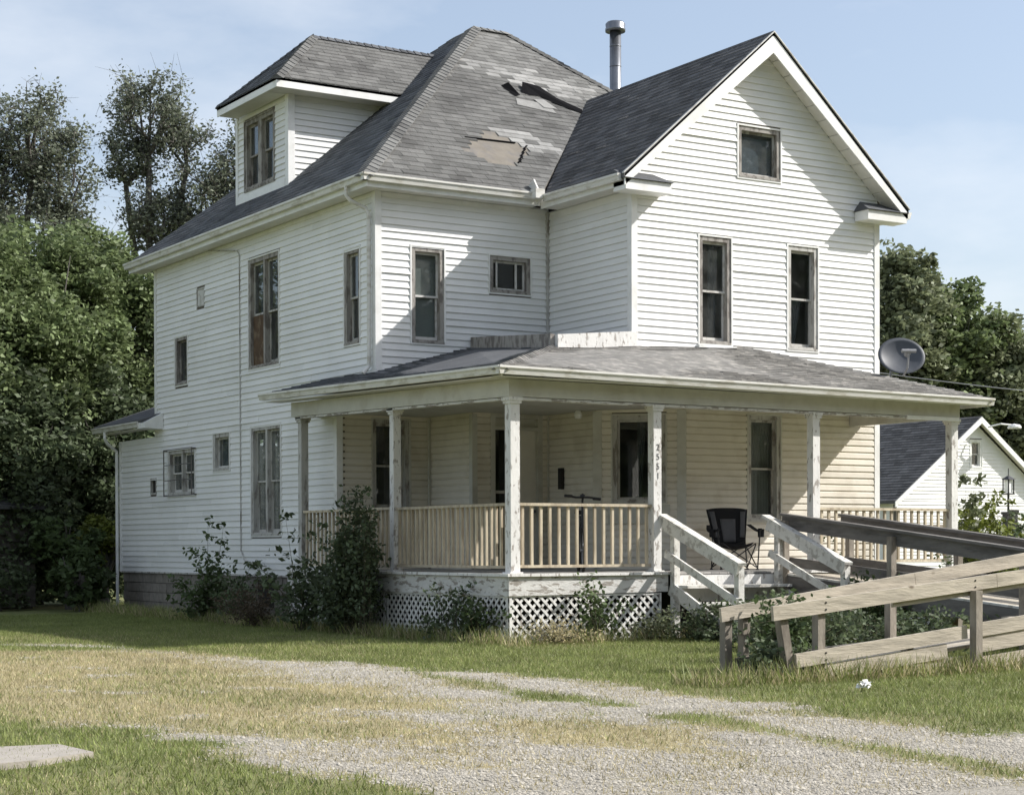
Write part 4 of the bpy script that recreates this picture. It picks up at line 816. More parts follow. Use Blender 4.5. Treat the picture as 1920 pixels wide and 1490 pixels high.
# near rail (front of run 1)
for (xa, xb) in ((-2.0, 1.15), (1.155, 4.6)):
    rb('handrail', (xa, -9.79, .672+.093*(xa+2)), (xb, -9.79, .672+.093*(xb+2)), .038, .145, 'cream_wood')
rb('handrail', (-.35, -9.755, .675+.093*1.65-.10), (4.6, -9.755, .675+.093*6.6-.10), .03, .06, 'cream_wood')
for (xa, xb) in ((-1.74, 5.0),):
    rb('curb_board', (-1.7, -9.79, .19), (.70, -9.79, .19+.094*2.4), .038, .14, 'cream_wood'); rb('curb_board', (.86, -9.79, .19+.094*2.56), (4.6, -9.79, .19+.094*6.3), .038, .15, 'cream_wood')
    rb('stringer', (-1.3, -9.77, .06), (.42, -9.77, .06+.094*1.72), .038, .15, 'cream_wood'); rb('stringer', (.86, -9.77, .06+.094*2.2), (4.6, -9.77, .06+.094*5.9), .038, .17, 'cream_wood')
    rb('stringer', (-1.28, -9.74, -.01), (.7, -9.74, .09), .038, .13, 'cream_wood'); rb('stringer', (.86, -9.74, .10), (4.6, -9.74, .40), .038, .06, 'cream_wood')
    rb('stringer', (-.1, -9.80, .03), (.5, -9.80, .04), .04, .12, 'cream_wood'); rb('stringer', (.95, -9.80, .05), (4.6, -9.80, .10), .04, .14, 'cream_wood')
def rpost(x, y, z1, lean=(0, 0), m='grey_wood', w=.095): return obj('post', MB().beam((x, y, -.05), (x+lean[0], y+lean[1], z1), w, w, (0, 1, 0)), m, ramp_)
rpost(-1.70, -9.72, .66, (-.14, 0)); rpost(-1.33, -9.72, .68); rpost(.80, -9.84, .86); rpost(3.0, -9.84, 1.06); rpost(-.1, -9.72, .3)
# far rail of run 1
def zfar(x): return .61+.122*(x+1.63)
rb('handrail', (-1.63, -8.5, zfar(-1.63)), (1.2, -8.5, zfar(1.2)), .038, .15, 'cream_wood'); rb('handrail', (1.205, -8.5, zfar(1.2)), (4.1, -8.5, zfar(4.1)), .038, .15, 'cream_wood')
for x in (-1.5, -1.25, .9, 3.1): rpost(x, -8.43, zfar(x)+.04)
rb('stringer', (-1.4, -8.48, .06), (3.2, -8.48, zl-.11), .038, .16, 'shade_dark_wood')
# run 2
for x, s in ((XL, -1), (XR, 1)):
    rb('handrail', (x, -2.66, 1.70), (x, -8.05, 1.70-5.39*.112), .038, .19, 'shade_dark_wood')
    rb('handrail', (x, -2.66, 1.82), (x, -8.05, 1.82-5.39*.112), .14, .038, 'shade_dark_wood')
    rb('stringer', (x+s*.03, -2.75, dz2(-2.75)-.13), (x+s*.03, -8.05, dz2(-8.05)-.13), .038, .24, 'shade_dark_wood')
    rb('curb_board', (x-s*.03, -2.75, dz2(-2.75)+.19), (x-s*.03, -8.05, dz2(-8.05)+.19), .038, .14, 'shade_dark_wood')
    for y in (-2.78, -5.05, -7.9): rpost(x+s*.06, y, 1.74+(y+2.66)*.112)
rb('handrail', (XR, -8.05, 1.2), (XR, -9.8, 1.15), .038, .16, 'shade_dark_wood'); rpost(XR+.05, -9.75, 1.25)
obj('deck_edge', MB().beam((XL-.02, -2.75, dz2(-2.75)+.0), (XL-.02, -8.0, dz2(-8.0)), .05, .04), 'stepwhite', ramp_)
mb = MB()
for x in (-1.33, .80, 3.0):
    for (zc, dx) in ((.672+.093*(x+2), .02), (.19+.094*(x+1.7), .02), (.06+.094*(x+1.3), .02)):
        for q in (-.035, .035): mb.box(x+dx-.008, x+dx+.008, -9.816, -9.808, zc+q-.008, zc+q+.008)
obj('nail_heads', mb, 'blackmetal', ramp_)
# fallen lattice scrap under the ramp
ls = thing('lattice_scrap', 'broken white lattice piece lying under the ramp between two posts', 'lattice', (4.0, -5.6, 0))
lattice(Pl((3.75, -5.55, 0), (.85, -.5, .0), (-.5, -.85, .35)), 0, .75, .03, .36, ls, 'peel', .13, .03, frame=False)

# ================================================================== CHAIR
ch = thing('camping_chair', 'black and grey folding camping chair standing on the porch by the window', 'chair', (4.62, -1.0, .965))
c0 = Vector((4.62, -1.0, .965)); fwdc = Vector((-.38, -.92, 0)).normalized(); rtc = Vector((-fwdc.y, fwdc.x, 0))*1
def cp(r, f, z): return tuple(c0+rtc*r+fwdc*f+Vector((0, 0, z)))
def sheet(nr, nf, fn, m, name, par, th=.012):
    top = [fn(i/nr, j/nf) for j in range(nf+1) for i in range(nr+1)]; mb = MB(); w = nr+1
    mb.add(top, [(j*w+i, j*w+i+1, (j+1)*w+i+1, (j+1)*w+i) for j in range(nf) for i in range(nr)]); o = obj(name, mb, m, par, smooth=True)
    s_ = o.modifiers.new('s', 'SOLIDIFY'); s_.thickness = th; return o
sheet(10, 8, lambda u, v: cp((u-.5)*.50*(1-.1*v), .24-.46*v, .44-.07*math.sin(v*3.14)*1-.05*math.sin(u*3.14)+.02*v), 'black', 'seat', ch)
def backf(hw0, hw1, z0, z1, o=0):
    return lambda u, v: cp((u-.5)*2*(hw0+(hw1-hw0)*v), -.20-.20*v+.05*math.cos((u-.5)*3.1)*-1+o+.02*(1-abs(u-.5)*2), z0+(z1-z0)*v-(.03*(abs(u-.5)*2)**3 if z1 > .9 else 0))
sheet(12, 10, backf(.25, .345, .40, 1.0), 'black', 'backrest', ch)
bk = ch.children[-1] if ch.children else ch
sheet(6, 6, lambda u, v: cp((u-.5)*2*(.10+.03*v), -.20-.20*(.12+.62*v)-.05*math.cos((u-.5)*1.2)+.035, .40+.6*(.08+.62*v)), 'greyfab', 'back_panel', ch, .008)
for s in (-1, 1): sheet(3, 6, lambda u, v: cp(s*((.17+.05*v)+u*.08), -.20-.20*(.2+.7*v)-.03+.035, .40+.6*(.2+.7*v)), 'greyfab', 'side_panel', ch, .008)
for s in (-1, 1):
    sheet(3, 8, lambda u, v: cp(s*(.30+.07*u)+s*.06*math.sin(v*3.14), -.30+.62*v, .72-.10*math.sin(v*2.6)-.02*v), 'black', 'armrest', ch)
    obj('cup_holder', MB().lathe(cp(s*.40, .16, .52), [(.0, 0), (.05, 0), (.055, .13), (.048, .13), (.045, .01), (0, .01)], 12), 'black', ch)
    obj('frame_tube', MB().tube([cp(s*.30, -.26, .0), cp(s*.27, -.28, .45), cp(s*.31, -.40, .97)], .011, 8), 'blackmetal', ch)
    obj('frame_tube', MB().tube([cp(s*.30, .30, .0), cp(s*.35, .28, .66)], .011, 8), 'blackmetal', ch)
    obj('frame_tube', MB().tube([cp(s*.30, -.26, .03), cp(s*.27, .30, .40)], .010, 8), 'blackmetal', ch); obj('frame_tube', MB().tube([cp(s*.30, .30, .03), cp(s*.27, -.28, .40)], .010, 8), 'blackmetal', ch)
for f in (-.27, .30): obj('frame_tube', MB().tube([cp(-.30, f, .03), cp(.27, f, .42)], .010, 8), 'blackmetal', ch); obj('frame_tube', MB().tube([cp(.30, f, .03), cp(-.27, f, .42)], .010, 8), 'blackmetal', ch)
for s in (-1, 1):
    for f in (-.26, .30): obj('foot', MB().lathe(cp(s*.30, f, 0), [(.0, 0), (.03, 0), (.025, .02), (0, .02)], 10), 'blackmetal', ch)

# ================================================================== BICYCLE
bk = thing('bicycle', 'dark bicycle parked behind the porch railing with its handlebars showing above it', 'bicycle', (1.35, -1.5, .965))
b0 = Vector((1.33, -1.55, .965)); bd = Vector((.50, .86, 0)).normalized(); br = Vector((bd.y, -bd.x, 0))
def bp(f, r, z): return tuple(b0+bd*f+br*r+Vector((0, 0, z)))
for f in (0, 1.02):
    mb = MB(); n = 28; R_ = .31; pts = [bp(f+R_*math.cos(k*2*math.pi/n), 0, .32+R_*math.sin(k*2*math.pi/n)) for k in range(n+1)]; mb.tube(pts, .022, 8); w_ = obj('wheel', mb, 'rubber', bk)
    mb = MB(); pts = [bp(f+.285*math.cos(k*2*math.pi/n), 0, .32+.285*math.sin(k*2*math.pi/n)) for k in range(n+1)]; mb.tube(pts, .009, 6); obj('rim', mb, 'galv', w_)
    mb = MB()
    for k in range(14): a = k*2*math.pi/14; mb.tube([bp(f, 0, .32), bp(f+.28*math.cos(a), 0, .32+.28*math.sin(a))], .0015, 4)
    obj('spokes', mb, 'galv', w_); obj('hub', MB().tube([bp(f, -.05, .32), bp(f, .05, .32)], .02, 8), 'galv', w_)
mb = MB()
for A_, B_, r_ in (((.16, 0, .78), (.62, 0, .72), .018), ((.14, 0, .68), (.46, 0, .32), .02), ((.46, 0, .32), (.66, 0, .84), .018), ((.46, .0, .32), (1.02, .05, .32), .01), ((.46, .0, .32), (1.02, -.05, .32), .01), ((.62, 0, .74), (1.02, .05, .32), .009), ((.62, 0, .74), (1.02, -.05, .32), .009), ((.13, 0, .62), (.17, 0, .84), .022)): mb.tube([bp(*A_), bp(*B_)], r_, 8)
obj('frame', mb, 'blackmetal', bk); mb = MB()
for s in (-1, 1): mb.tube([bp(.14, .0, .66), bp(.12, s*.05, .62), bp(0, s*.05, .32)], .012, 8)
obj('fork', mb, 'blackmetal', bk)
mb = MB(); mb.tube([bp(.17, 0, .84), bp(.19, 0, 1.06), bp(.14, 0, 1.10)], .018, 8); obj('stem', mb, 'blackmetal', bk)
hv = Vector((.95, -.3, 0)).normalized(); hc = Vector(bp(.14, 0, 1.11)); mb = MB(); mb.tube([hc-hv*.27+Vector((0, 0, .03)), hc-hv*.1, hc, hc+hv*.1, hc+hv*.27-Vector((0, 0, .02))], .016, 8); hb = obj('handlebar', mb, 'blackmetal', bk)
for s in (-1, 1): obj('grip', MB().tube([hc+hv*s*.16+Vector((0, 0, -.018*s)), hc+hv*s*.28+Vector((0, 0, -.026*s))], .022, 8), 'rubber', hb)
obj('bell', MB().lathe(tuple(hc+Vector((0, 0, .01))), [(.04, 0), (.035, .03), (.0, .05)], 10), 'blackmetal', hb)
obj('saddle', MB().hexa([bp(.58, -.04, .86), bp(.58, .04, .86), bp(.80, .08, .88), bp(.80, -.08, .88), bp(.58, -.02, .89), bp(.58, .02, .89), bp(.80, .07, .93), bp(.80, -.07, .93)]), 'black', bk)
mb = MB(); mb.tube([bp(.46, -.06, .32), bp(.46, .06, .32)], .03, 10); mb.tube([bp(.46, .07, .32), bp(.40, .07, .17)], .01, 6); mb.tube([bp(.46, -.07, .32), bp(.52, -.07, .47)], .01, 6); obj('crank', mb, 'blackmetal', bk)

# ================================================================== SATELLITE DISH
ds = thing('satellite_dish', 'grey satellite dish on a short mast on the right end of the porch roof', 'satellite dish', (7.79, -1.45, 4.1))
dc = Vector((7.79, -1.5, 4.50)); dn_ = Vector((-.42, -.80, .36)).normalized(); du = dn_.cross(Vector((0, 0, 1))).normalized(); dv = du.cross(dn_)
mb = MB(); n = 32; vs = [tuple(dc-dn_*.07)]; fs_ = []
for j in range(1, 7):
    r = j/6
    for k in range(n): a = k*2*math.pi/n; vs.append(tuple(dc+du*.40*r*math.cos(a)+dv*.34*r*math.sin(a)+dn_*(-.07+.09*r*r)))
for k in range(n): fs_.append((0, 1+k, 1+(k+1) % n))
for j in range(5):
    for k in range(n): fs_.append((1+j*n+k, 1+(j+1)*n+k, 1+(j+1)*n+(k+1) % n, 1+j*n+(k+1) % n))
mb.add(vs, fs_); dd_ = obj('dish', mb, 'dish', ds, smooth=True); s_ = dd_.modifiers.new('s', 'SOLIDIFY'); s_.thickness = .012
tip = dc+dn_*.42-dv*.12
obj('arm', MB().tube([tuple(dc-dv*.36), tuple(dc+dn_*.25-dv*.34), tuple(tip)], .018, 8), 'dishlight', ds)
mb = MB(); mb.tube([tuple(tip-dn_*.02), tuple(tip-dn_*.13)], .05, 12); mb.tube([tuple(tip-du*.12), tuple(tip+du*.12)], .032, 10); obj('receiver', mb, 'dishlight', ds)
obj('mast', MB().tube([(7.85, -1.15, 3.95), (7.85, -1.2, 4.3), tuple(dc-dn_*.1)], .024, 10), 'galv', ds)
obj('bracket', MB().box(7.78, 7.92, -1.28, -1.05, 3.96, 4.0), 'galv', ds)
# cable to the right
mb = MB(); a = Vector((8.66, .3, 4.45)); b_ = Vector((24, -1.2, 4.35)); mb.tube([tuple(a+(b_-a)*(i/16)-Vector((0, 0, .55*4*(i/16)*(1-i/16)*.5))) for i in range(17)], .010, 6)
tag(obj('overhead_cable', mb, 'galv'), 'thin overhead cable running right from behind the satellite dish', 'cable')
pole = thing('utility_pole', 'wooden utility pole beyond the right edge holding the thin cable', 'pole', (24, -1.2, 0)); obj('pole_shaft', MB().tube([(24, -1.2, 0), (24, -1.2, 6)], .13, 12, .1), 'grey_wood', pole); obj('crossarm', MB().beam((23.4, -1.2, 5.5), (24.6, -1.2, 5.5), .09, .1), 'grey_wood', pole)

# ================================================================== NEIGHBOUR HOUSE
nb = thing('neighbour_house', 'small white gabled house with dark blue-grey roof standing behind on the right', 'house', (32.3, 24, 0))
nf = Pl((0, 20.3, 0), (1, 0, 0), (0, -1, 0)); NX, NZ, NE, NX0 = 32.35, 5.62, 2.95, 28.7; NX1 = 2*NX-NX0; nsl = (NZ-NE)/(NX-NX0)
nr = [(32.1, 32.68, 3.97, 4.93), (29.0, 29.4, 2.9-.4, 3.1)]; NB = []
siding(nf, [(NX0, .3), (NX1, .3), (NX1, NE-.05), (NX0, NE-.05)], [], ch=.12, zbase=.3, store=NB); siding(nf, [(NX0, NE-.05), (NX1, NE-.05), (NX, NZ-.12)], [nr[0]], ch=.12, zbase=.3, store=NB)
flush_boards(nb, NB, 0)
for P, rr in (([(NX0, 0), (NX1, 0), (NX1, NE-.05), (NX0, NE-.05)], []), ([(NX0, NE-.05), (NX1, NE-.05), (NX, NZ-.12)], [nr[0]])): wallbody(nf, P, rr, parent=nb)
window(nf, nr[0], cas='trim', sash='sashwhite', cover=cv_curt('curtain', ((0, 1, 0),)), parent=nb)
mb = MB(); mb.box(NX0, NX0+.1, 20.44, 44, 0, NE); mb.box(NX1-.1, NX1, 20.44, 44, 0, NE); mb.box(NX0+.1, NX1-.1, 43.9, 44, 0, NE); obj('wall', mb, 'siding', nb)
for s in (1, -1):
    xe_ = NX-s*(NX-NX0+.35); ze_ = NE-.35*nsl+.1
    mb = MB(); mb.prism([(xe_, 20.0, ze_), (NX, 20.0, NZ+.1), (NX, 44, NZ+.1), (xe_, 44, ze_)], (0, 0, -.08)); ro = obj('roof', mb, 'shingledark', nb)
    if s == 1:
        mb = MB(); K = 30
        for k in range(K):
            f0, f1 = k/K, (k+1)/K; y = 20.0-random.random()*.5
            while y < 44:
                y2 = min(y+random.uniform(.3, .6), 44); ya = max(y, 20.0); p = lambda f, yy, h: (xe_+(NX-xe_)*f, yy, ze_+(NZ+.1-ze_)*f+h)
                if y2 > ya: mb.hexa([p(f0, ya, .001), p(f1, ya, .001), p(f1, y2-.01, .001), p(f0, y2-.01, .001), p(f0, ya, .025), p(f1, ya, .008), p(f1, y2-.01, .008), p(f0, y2-.01, .025)])
                y = y2
        obj('shingle', mb, 'shingledark', ro, kind='stuff')
    mb = MB(); mb.prism([(xe_, 19.97, ze_-.02), (NX, 19.97, NZ+.08), (NX, 19.97, NZ-.14), (xe_, 19.97, ze_-.2)], (0, .04, 0)); obj('rake_board', mb, 'trim', nb)
    mb = MB(); mb.prism([(xe_+s*.03, 20.01, ze_-.10), (NX, 20.01, NZ-.0), (NX, 20.28, NZ-.0), (xe_+s*.03, 20.28, ze_-.10)], (0, 0, .02)); obj('soffit_panel', mb, 'soffit', nb)
mb = MB(); mb.tube([(NX+.2, 19.9, 5.35), (NX+.5, 19.6, 5.45), (NX+.9, 19.5, 5.42)], .03, 8); sl_ = obj('wall_lamp', mb, 'trim', nb); obj('lamp_shade', MB().lathe((NX+1.05, 19.5, 5.30), [(.22, 0), (.24, .05), (.18, .13), (.0, .17)], 14), 'trim', sl_)
obj('deck_rail', MB().box(28.6, 38, 19.2, 19.26, 1.9, 2.02), 'grey_wood', nb)
# lantern
ln = thing('post_lantern', 'black framed lantern on a thin pole at the right edge', 'lantern', (20.56, 7.93, 0))
obj('pole', MB().tube([(20.56, 7.93, 0), (20.56, 7.93, 2.6)], .028, 8), 'blackmetal', ln)
mb = MB(); lx, ly, lz = 20.56, 7.93, 2.63
for sx in (-1, 1):
    for sy in (-1, 1): mb.box(lx+sx*.09-.012, lx+sx*.09+.012, ly+sy*.09-.012, ly+sy*.09+.012, lz, lz+.34)
mb.box(lx-.11, lx+.11, ly-.11, ly+.11, lz-.03, lz); mb.add([(lx-.13, ly-.13, lz+.34), (lx+.13, ly-.13, lz+.34), (lx+.13, ly+.13, lz+.34), (lx-.13, ly+.13, lz+.34), (lx, ly, lz+.45)], [(0, 1, 2, 3), (0, 1, 4), (1, 2, 4), (2, 3, 4), (3, 0, 4)]); mb.tube([(lx, ly, lz+.43), (lx, ly, lz+.62)], .012, 6)
obj('lantern_frame', mb, 'blackmetal', ln); obj('lantern_glass', MB().box(lx-.07, lx+.07, ly-.07, ly+.07, lz+.01, lz+.33), 'litter', ln)
for i, (x, y, h) in enumerate(((16.72, 4.43, 2.08), (17.05, 4.55, 2.12))):
    t_ = thing('garden_post', ('left' if i == 0 else 'right')+' of two short black posts in the shrubs under the lantern', 'post', (x, y, 0), 'black posts in the shrubs'); obj('post_shaft', MB().box(x-.07, x+.07, y-.07, y+.07, 0, h-.06), 'blackmetal', t_); obj('post_cap', MB().box(x-.09, x+.09, y-.09, y+.09, h-.06, h), 'blackmetal', t_)
# litter
mb = MB(); rl = random.Random(5)
for k in range(9):
    c_ = Vector((-2.05+rl.uniform(-.04, .04), -11.19+rl.uniform(-.04, .04), .05+rl.uniform(-.015, .03))); q_ = [tuple(c_+Vector((rl.uniform(-.05, .05), rl.uniform(-.05, .05), rl.uniform(-.035, .035)))) for _ in range(5)]; mb.add(q_+[tuple(c_)], [(0, 1, 5), (1, 2, 5), (2, 3, 5), (3, 4, 5), (4, 0, 5)])
tag(obj('paper_litter', mb, 'litter'), 'small crumpled white piece of paper lying on the lawn', 'litter')
# shed
sh = thing('old_shed', 'dark weathered board shed half hidden under the trees at the far left', 'shed', (-2.5, 17, 0))
for i in range(14): obj('wall_board', MB().beam((-4.2, 15.9, .12+i*.16), (-1.5, 15.9, .12+i*.16), .04, .15), 'shed', sh)
obj('wall', MB().box(-4.2, -1.55, 15.95, 18, 0, 2.3), 'shed', sh); mb = MB(); mb.prism([(-4.5, 15.6, 2.2), (-1.3, 15.6, 2.2), (-1.3, 18.2, 2.9), (-4.5, 18.2, 2.9)], (0, 0, .08)); obj('roof', mb, 'shingledark', sh)

# ================================================================== VEGETATION
def leafmesh(name, C_, size, m, parent, flat=.5, kind=None, asp=.55):
    """C_: (n,3) leaf centres; each leaf a folded diamond of two triangles"""
    n = len(C_); d = rng.normal(size=(n, 3)); d[:, 2] *= flat; d /= np.linalg.norm(d, axis=1)[:, None]+1e-9
    q = rng.normal(size=(n, 3)); q -= (q*d).sum(1)[:, None]*d; q /= np.linalg.norm(q, axis=1)[:, None]+1e-9
    s = (size*rng.uniform(.6, 1.35, n))[:, None]; V = np.stack([C_-d*s, C_+q*s*asp, C_+d*s, C_-q*s*asp], 1)
    return rawmesh(name, V, np.arange(n*4).reshape(n, 4), m, parent, kind)
def clumps(c, R_, nclump, per, cs, hollow=.55):
    """leaf centres in clumps over an ellipsoid volume"""
    out_ = []
    d = rng.normal(size=(nclump, 3)); d /= np.linalg.norm(d, axis=1)[:, None]; r = (hollow+(1-hollow)*rng.random(nclump)**.6)[:, None]*rng.uniform(.82, 1.08, nclump)[:, None]
    cc = np.array(c)+d*r*np.array(R_); k = np.repeat(cc, per, 0); s = np.repeat(cs*rng.uniform(.6, 1.4, nclump), per)[:, None]
    g = rng.normal(size=k.shape); g /= np.linalg.norm(g, axis=1)[:, None]; rr = rng.random(len(k))**.45
    return k+g*rr[:, None]*s*np.array([1, 1, .75])
def limb(mb, a, b, r0, r1, wob=.15, n=5):
    a = np.array(a, float); b = np.array(b, float); L_ = np.linalg.norm(b-a); pts = [a+(b-a)*i/n+(rng.normal(size=3)*wob*L_/n if 0 < i < n else 0) for i in range(n+1)]; mb.tube([tuple(p) for p in pts], r0, 6, r1); return pts
def bushtree(x, y, zc, R_, nclump, per, cs, ls, m, label, cat='tree', trunk=True, group=None, hollow=.5, name='broadleaf_tree'):
    t_ = thing(name, label, cat, (x, y, 0), group); C_ = clumps((x, y, zc), R_, nclump, per, cs, hollow); C_ = C_[C_[:, 2] > .05]
    leafmesh('crown', C_, ls, m, t_)
    mb = MB(); top = limb(mb, (x, y, -.1), (x, y, zc), .09+.02*zc, .05)
    for k in range(7): a = rng.uniform(0, 6.28); limb(mb, tuple(top[2+k % 3]), (x+math.cos(a)*R_[0]*.7, y+math.sin(a)*R_[1]*.7, zc+rng.uniform(-.3, .7)*R_[2]), .05, .01)
    obj('trunk', mb, 'bark', t_); return t_
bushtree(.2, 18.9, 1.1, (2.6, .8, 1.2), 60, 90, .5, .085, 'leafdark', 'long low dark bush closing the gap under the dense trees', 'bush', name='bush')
GL = 'broadleaf trees massed behind the left side of the house'
bushtree(-2.6, 17.9, 5.7, (2.4, 2.2, 3.2), 230, 250, .62, .072, 'leaf', 'leftmost of the dense green trees left of the house, cut by the picture edge', group=GL)
bushtree(-.55, 18.9, 5.7, (2.3, 2.2, 3.5), 270, 250, .62, .072, 'leaf', 'tall dense green tree standing directly below the thin-crowned tree at far left', group=GL)
bushtree(1.3, 20.0, 5.6, (2.2, 2.2, 3.5), 260, 250, .6, .072, 'leaf', 'dense green tree rising highest right beside the rear corner of the house', group=GL)
bushtree(3.2, 19.6, 4.6, (1.9, 2.0, 3.0), 180, 180, .6, .072, 'leafolive', 'olive green tree showing between the dense trees and the roof eave', group=GL)
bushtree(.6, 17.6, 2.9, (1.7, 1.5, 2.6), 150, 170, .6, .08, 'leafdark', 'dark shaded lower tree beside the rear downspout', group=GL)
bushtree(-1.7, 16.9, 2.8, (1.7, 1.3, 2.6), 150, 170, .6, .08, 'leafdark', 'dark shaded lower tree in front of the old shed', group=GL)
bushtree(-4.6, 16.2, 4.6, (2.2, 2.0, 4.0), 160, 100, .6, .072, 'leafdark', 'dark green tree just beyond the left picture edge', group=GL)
GB = 'bushes under the trees on the left'
bushtree(-.05, 15.4, 1.6, (.55, .5, .55), 26, 60, .26, .07, 'leafyel', 'bright yellow-green bush beside the rear downspout', 'bush', group=GB, name='bush')
bushtree(-1.2, 13.6, .75, (.6, .5, .65), 24, 45, .26, .09, 'leafmid', 'leafy bush with long drooping sprays, left of the block foundation', 'bush', group=GB, name='bush')
bushtree(-1.0, 15.0, 1.55, (.75, .6, .6), 24, 50, .3, .08, 'leafmid', 'mid green bush between the shed and the yellow-green bush', 'bush', group=GB, name='bush')
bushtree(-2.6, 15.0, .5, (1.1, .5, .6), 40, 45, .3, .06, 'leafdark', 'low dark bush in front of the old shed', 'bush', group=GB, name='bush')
# thin-crowned elms : forked limbs with leaves out at the twigs
def elm(x, y, H, W_, label, m='leafgrey', bare=.2, seed=1, dens=1.0, zlow=.35, ls=.10, forks=((0, 0),)):
    r_ = np.random.default_rng(seed); t_ = thing('elm_tree', label, 'tree', (x, y, 0), 'tall thin-crowned trees behind the house'); mb = MB(); tips = []
    def grow(p, d, L_, r, dep):
        n = 3; q = p; 
        for i in range(n):
            d = d+r_.normal(size=3)*.12; d[2] += .05; d /= np.linalg.norm(d); q2 = q+d*L_/n; mb.tube([tuple(q), tuple(q2)], r*(1-.25*i/n), 5 if dep < 3 else 4, r*(1-.25*(i+1)/n)); q = q2
        if dep >= 5 or L_ < .35: tips.append(q); tips.append((p+q)/2); return
        for k in range(3 if r_.random() < .6 else 2):
            nd = d+r_.normal(size=3)*np.array([.55, .55, .32]); nd /= np.linalg.norm(nd); grow(q, nd, L_*r_.uniform(.62, .84), r*.6, dep+1)
        if dep >= 2: tips.append(q)
    base = np.array([x, y, 0.]); up_ = np.array([0, 0, 1.])
    mb.tube([(x, y, -.2), (x+.1, y, H*zlow*.6), (x, y, H*zlow)], .34, 8, .22)
    q = np.array([x, y, H*zlow])
    for k in range(6): a = k*1.05+r_.uniform(-.3, .3); nd = np.array([math.cos(a)*W_, math.sin(a)*W_, 1.]); nd /= np.linalg.norm(nd); grow(q-np.array([0, 0, r_.uniform(0, H*.08)]), nd, H*(1-zlow)*.30*r_.uniform(.85, 1.15), .15, 1)
    obj('trunk', mb, 'bark', t_); T = np.array(tips); T = T[r_.random(len(T)) > bare]; k = max(1, int(26*dens)); C_ = np.repeat(T, k, 0)+rng.normal(size=(len(T)*k, 3))*np.array([.34, .34, .26]); leafmesh('crown', C_, ls, m, t_); return t_
def airy(x, y, lobes, label, seed, m='leafgrey', ls=.066, per=54, cs=.30, zf=7.5, bare=0):
    # lobes: (offset to the right, offset in depth, z, half width, half height, clumps)
    global rng
    r_ = np.random.default_rng(seed); t_ = thing('elm_tree', label, 'tree', (x, y, 0), 'tall thin-crowned trees behind the house'); mb = MB(); C_ = []
    fork = np.array([x, y, zf]); mb.tube([(x, y, -.2), (x+.08, y, zf*.5), (x, y, zf)], .30, 8, .2)
    for (ox, oy, z, hw, hh, n) in lobes:
        ce = np.array([x+RGT[0]*ox+FWD[0]*oy, y+RGT[1]*ox+FWD[1]*oy, z]); node = ce-np.array([0, 0, hh*.75])
        mid = fork+(node-fork)*.5+r_.normal(size=3)*.25; mb.tube([tuple(fork), tuple(mid), tuple(node)], .15, 6, .085)
        subs = []
        for k in range(max(4, n//7)):
            d = r_.normal(size=3); d /= np.linalg.norm(d); s1 = ce+d*np.array([hw, hw, hh])*.5; mm_ = node+(s1-node)*.5+r_.normal(size=3)*.12; mb.tube([tuple(node), tuple(mm_), tuple(s1)], .06, 5, .03); subs.append(s1)
        for k in range(n):
            d = r_.normal(size=3); d /= np.linalg.norm(d); p = ce+d*np.array([hw, hw, hh])*r_.uniform(.45, 1.08); q = min(subs, key=lambda s_: np.linalg.norm(s_-p)); mm_ = q+(p-q)*.55+r_.normal(size=3)*.10+np.array([0, 0, -.05]); mb.tube([tuple(q), tuple(mm_), tuple(p)], .024, 4, .006)
            if r_.random() > bare:
                nn = int(per*r_.uniform(.5, 1.5)); f = r_.random((nn, 1)); C_.append(mm_*(1-f)+p*f+r_.normal(size=(nn, 3))*cs*.62)
            for w_ in range(3): e_ = p+r_.normal(size=3)*.3; mb.tube([tuple(p), tuple(e_)], .007, 3, .003)
    obj('trunk', mb, 'barkpale' if bare > .5 else 'bark', t_)
    if C_: leafmesh('crown', np.concatenate(C_), ls, m, t_)
    return t_
airy(8.1, 33.4, [(-.3, 0, 15.6, 1.55, 1.75, 95), (-1.1, .2, 14.2, 1.1, 1.1, 42), (.9, .3, 14.9, .9, 1.3, 34), (.1, 0, 12.2, 1.5, 1.3, 85), (1.5, -.4, 12.6, 1.3, 1.8, 80), (1.0, .6, 10.6, 2.2, 1.2, 80)], 'tall thin-crowned tree with open forked limbs just left of the dormer', 4)
airy(3.6, 33.2, [(.2, 0, 14.4, 1.75, 1.7, 120), (1.0, .3, 12.9, 1.3, 1.4, 70), (-1.0, 0, 13.0, 1.5, 1.6, 80), (.3, 0, 11.2, 2.3, 1.3, 100)], 'tall thin-crowned tree behind the dense trees at the far left', 9)
airy(1.6, 33.9, [(-.3, 0, 14.0, 1.6, 1.6, 80), (.2, 0, 12.0, 1.8, 1.5, 70)], 'thin-crowned tree cut by the left picture edge', 15)
airy(2.5, 34.4, [(0, 0, 14.9, .9, 1.6, 40)], 'leafless dead top with bare twigs at the left picture edge', 22, bare=1.1)
airy(10.6, 32.0, [(0, 0, 13.8, 1.1, 1.9, 70), (.4, 0, 11.5, 1.6, 1.6, 70)], 'thin-crowned tree partly hidden behind the dormer', 14)
GR = 'trees behind the right side of the house'
bushtree(39.5, 31.8, 10.0, (3.0, 2.8, 3.8), 190, 130, .75, .14, 'leafolive', 'tallest tree on the right, rising beside the wing corner board', group=GR)
bushtree(42.4, 31.8, 8.9, (2.9, 2.8, 3.7), 170, 130, .75, .14, 'leaf', 'second tree from the house wall on the right, above the satellite dish', group=GR)
bushtree(44.8, 31.0, 7.5, (3.2, 2.8, 3.7), 190, 130, .75, .14, 'leafolive', 'rounded olive tree behind the neighbour house peak', group=GR)
bushtree(47.6, 30.5, 6.2, (3.2, 2.8, 3.6), 180, 130, .75, .14, 'leaf', 'lower tree at the right picture edge behind the neighbour house', group=GR)
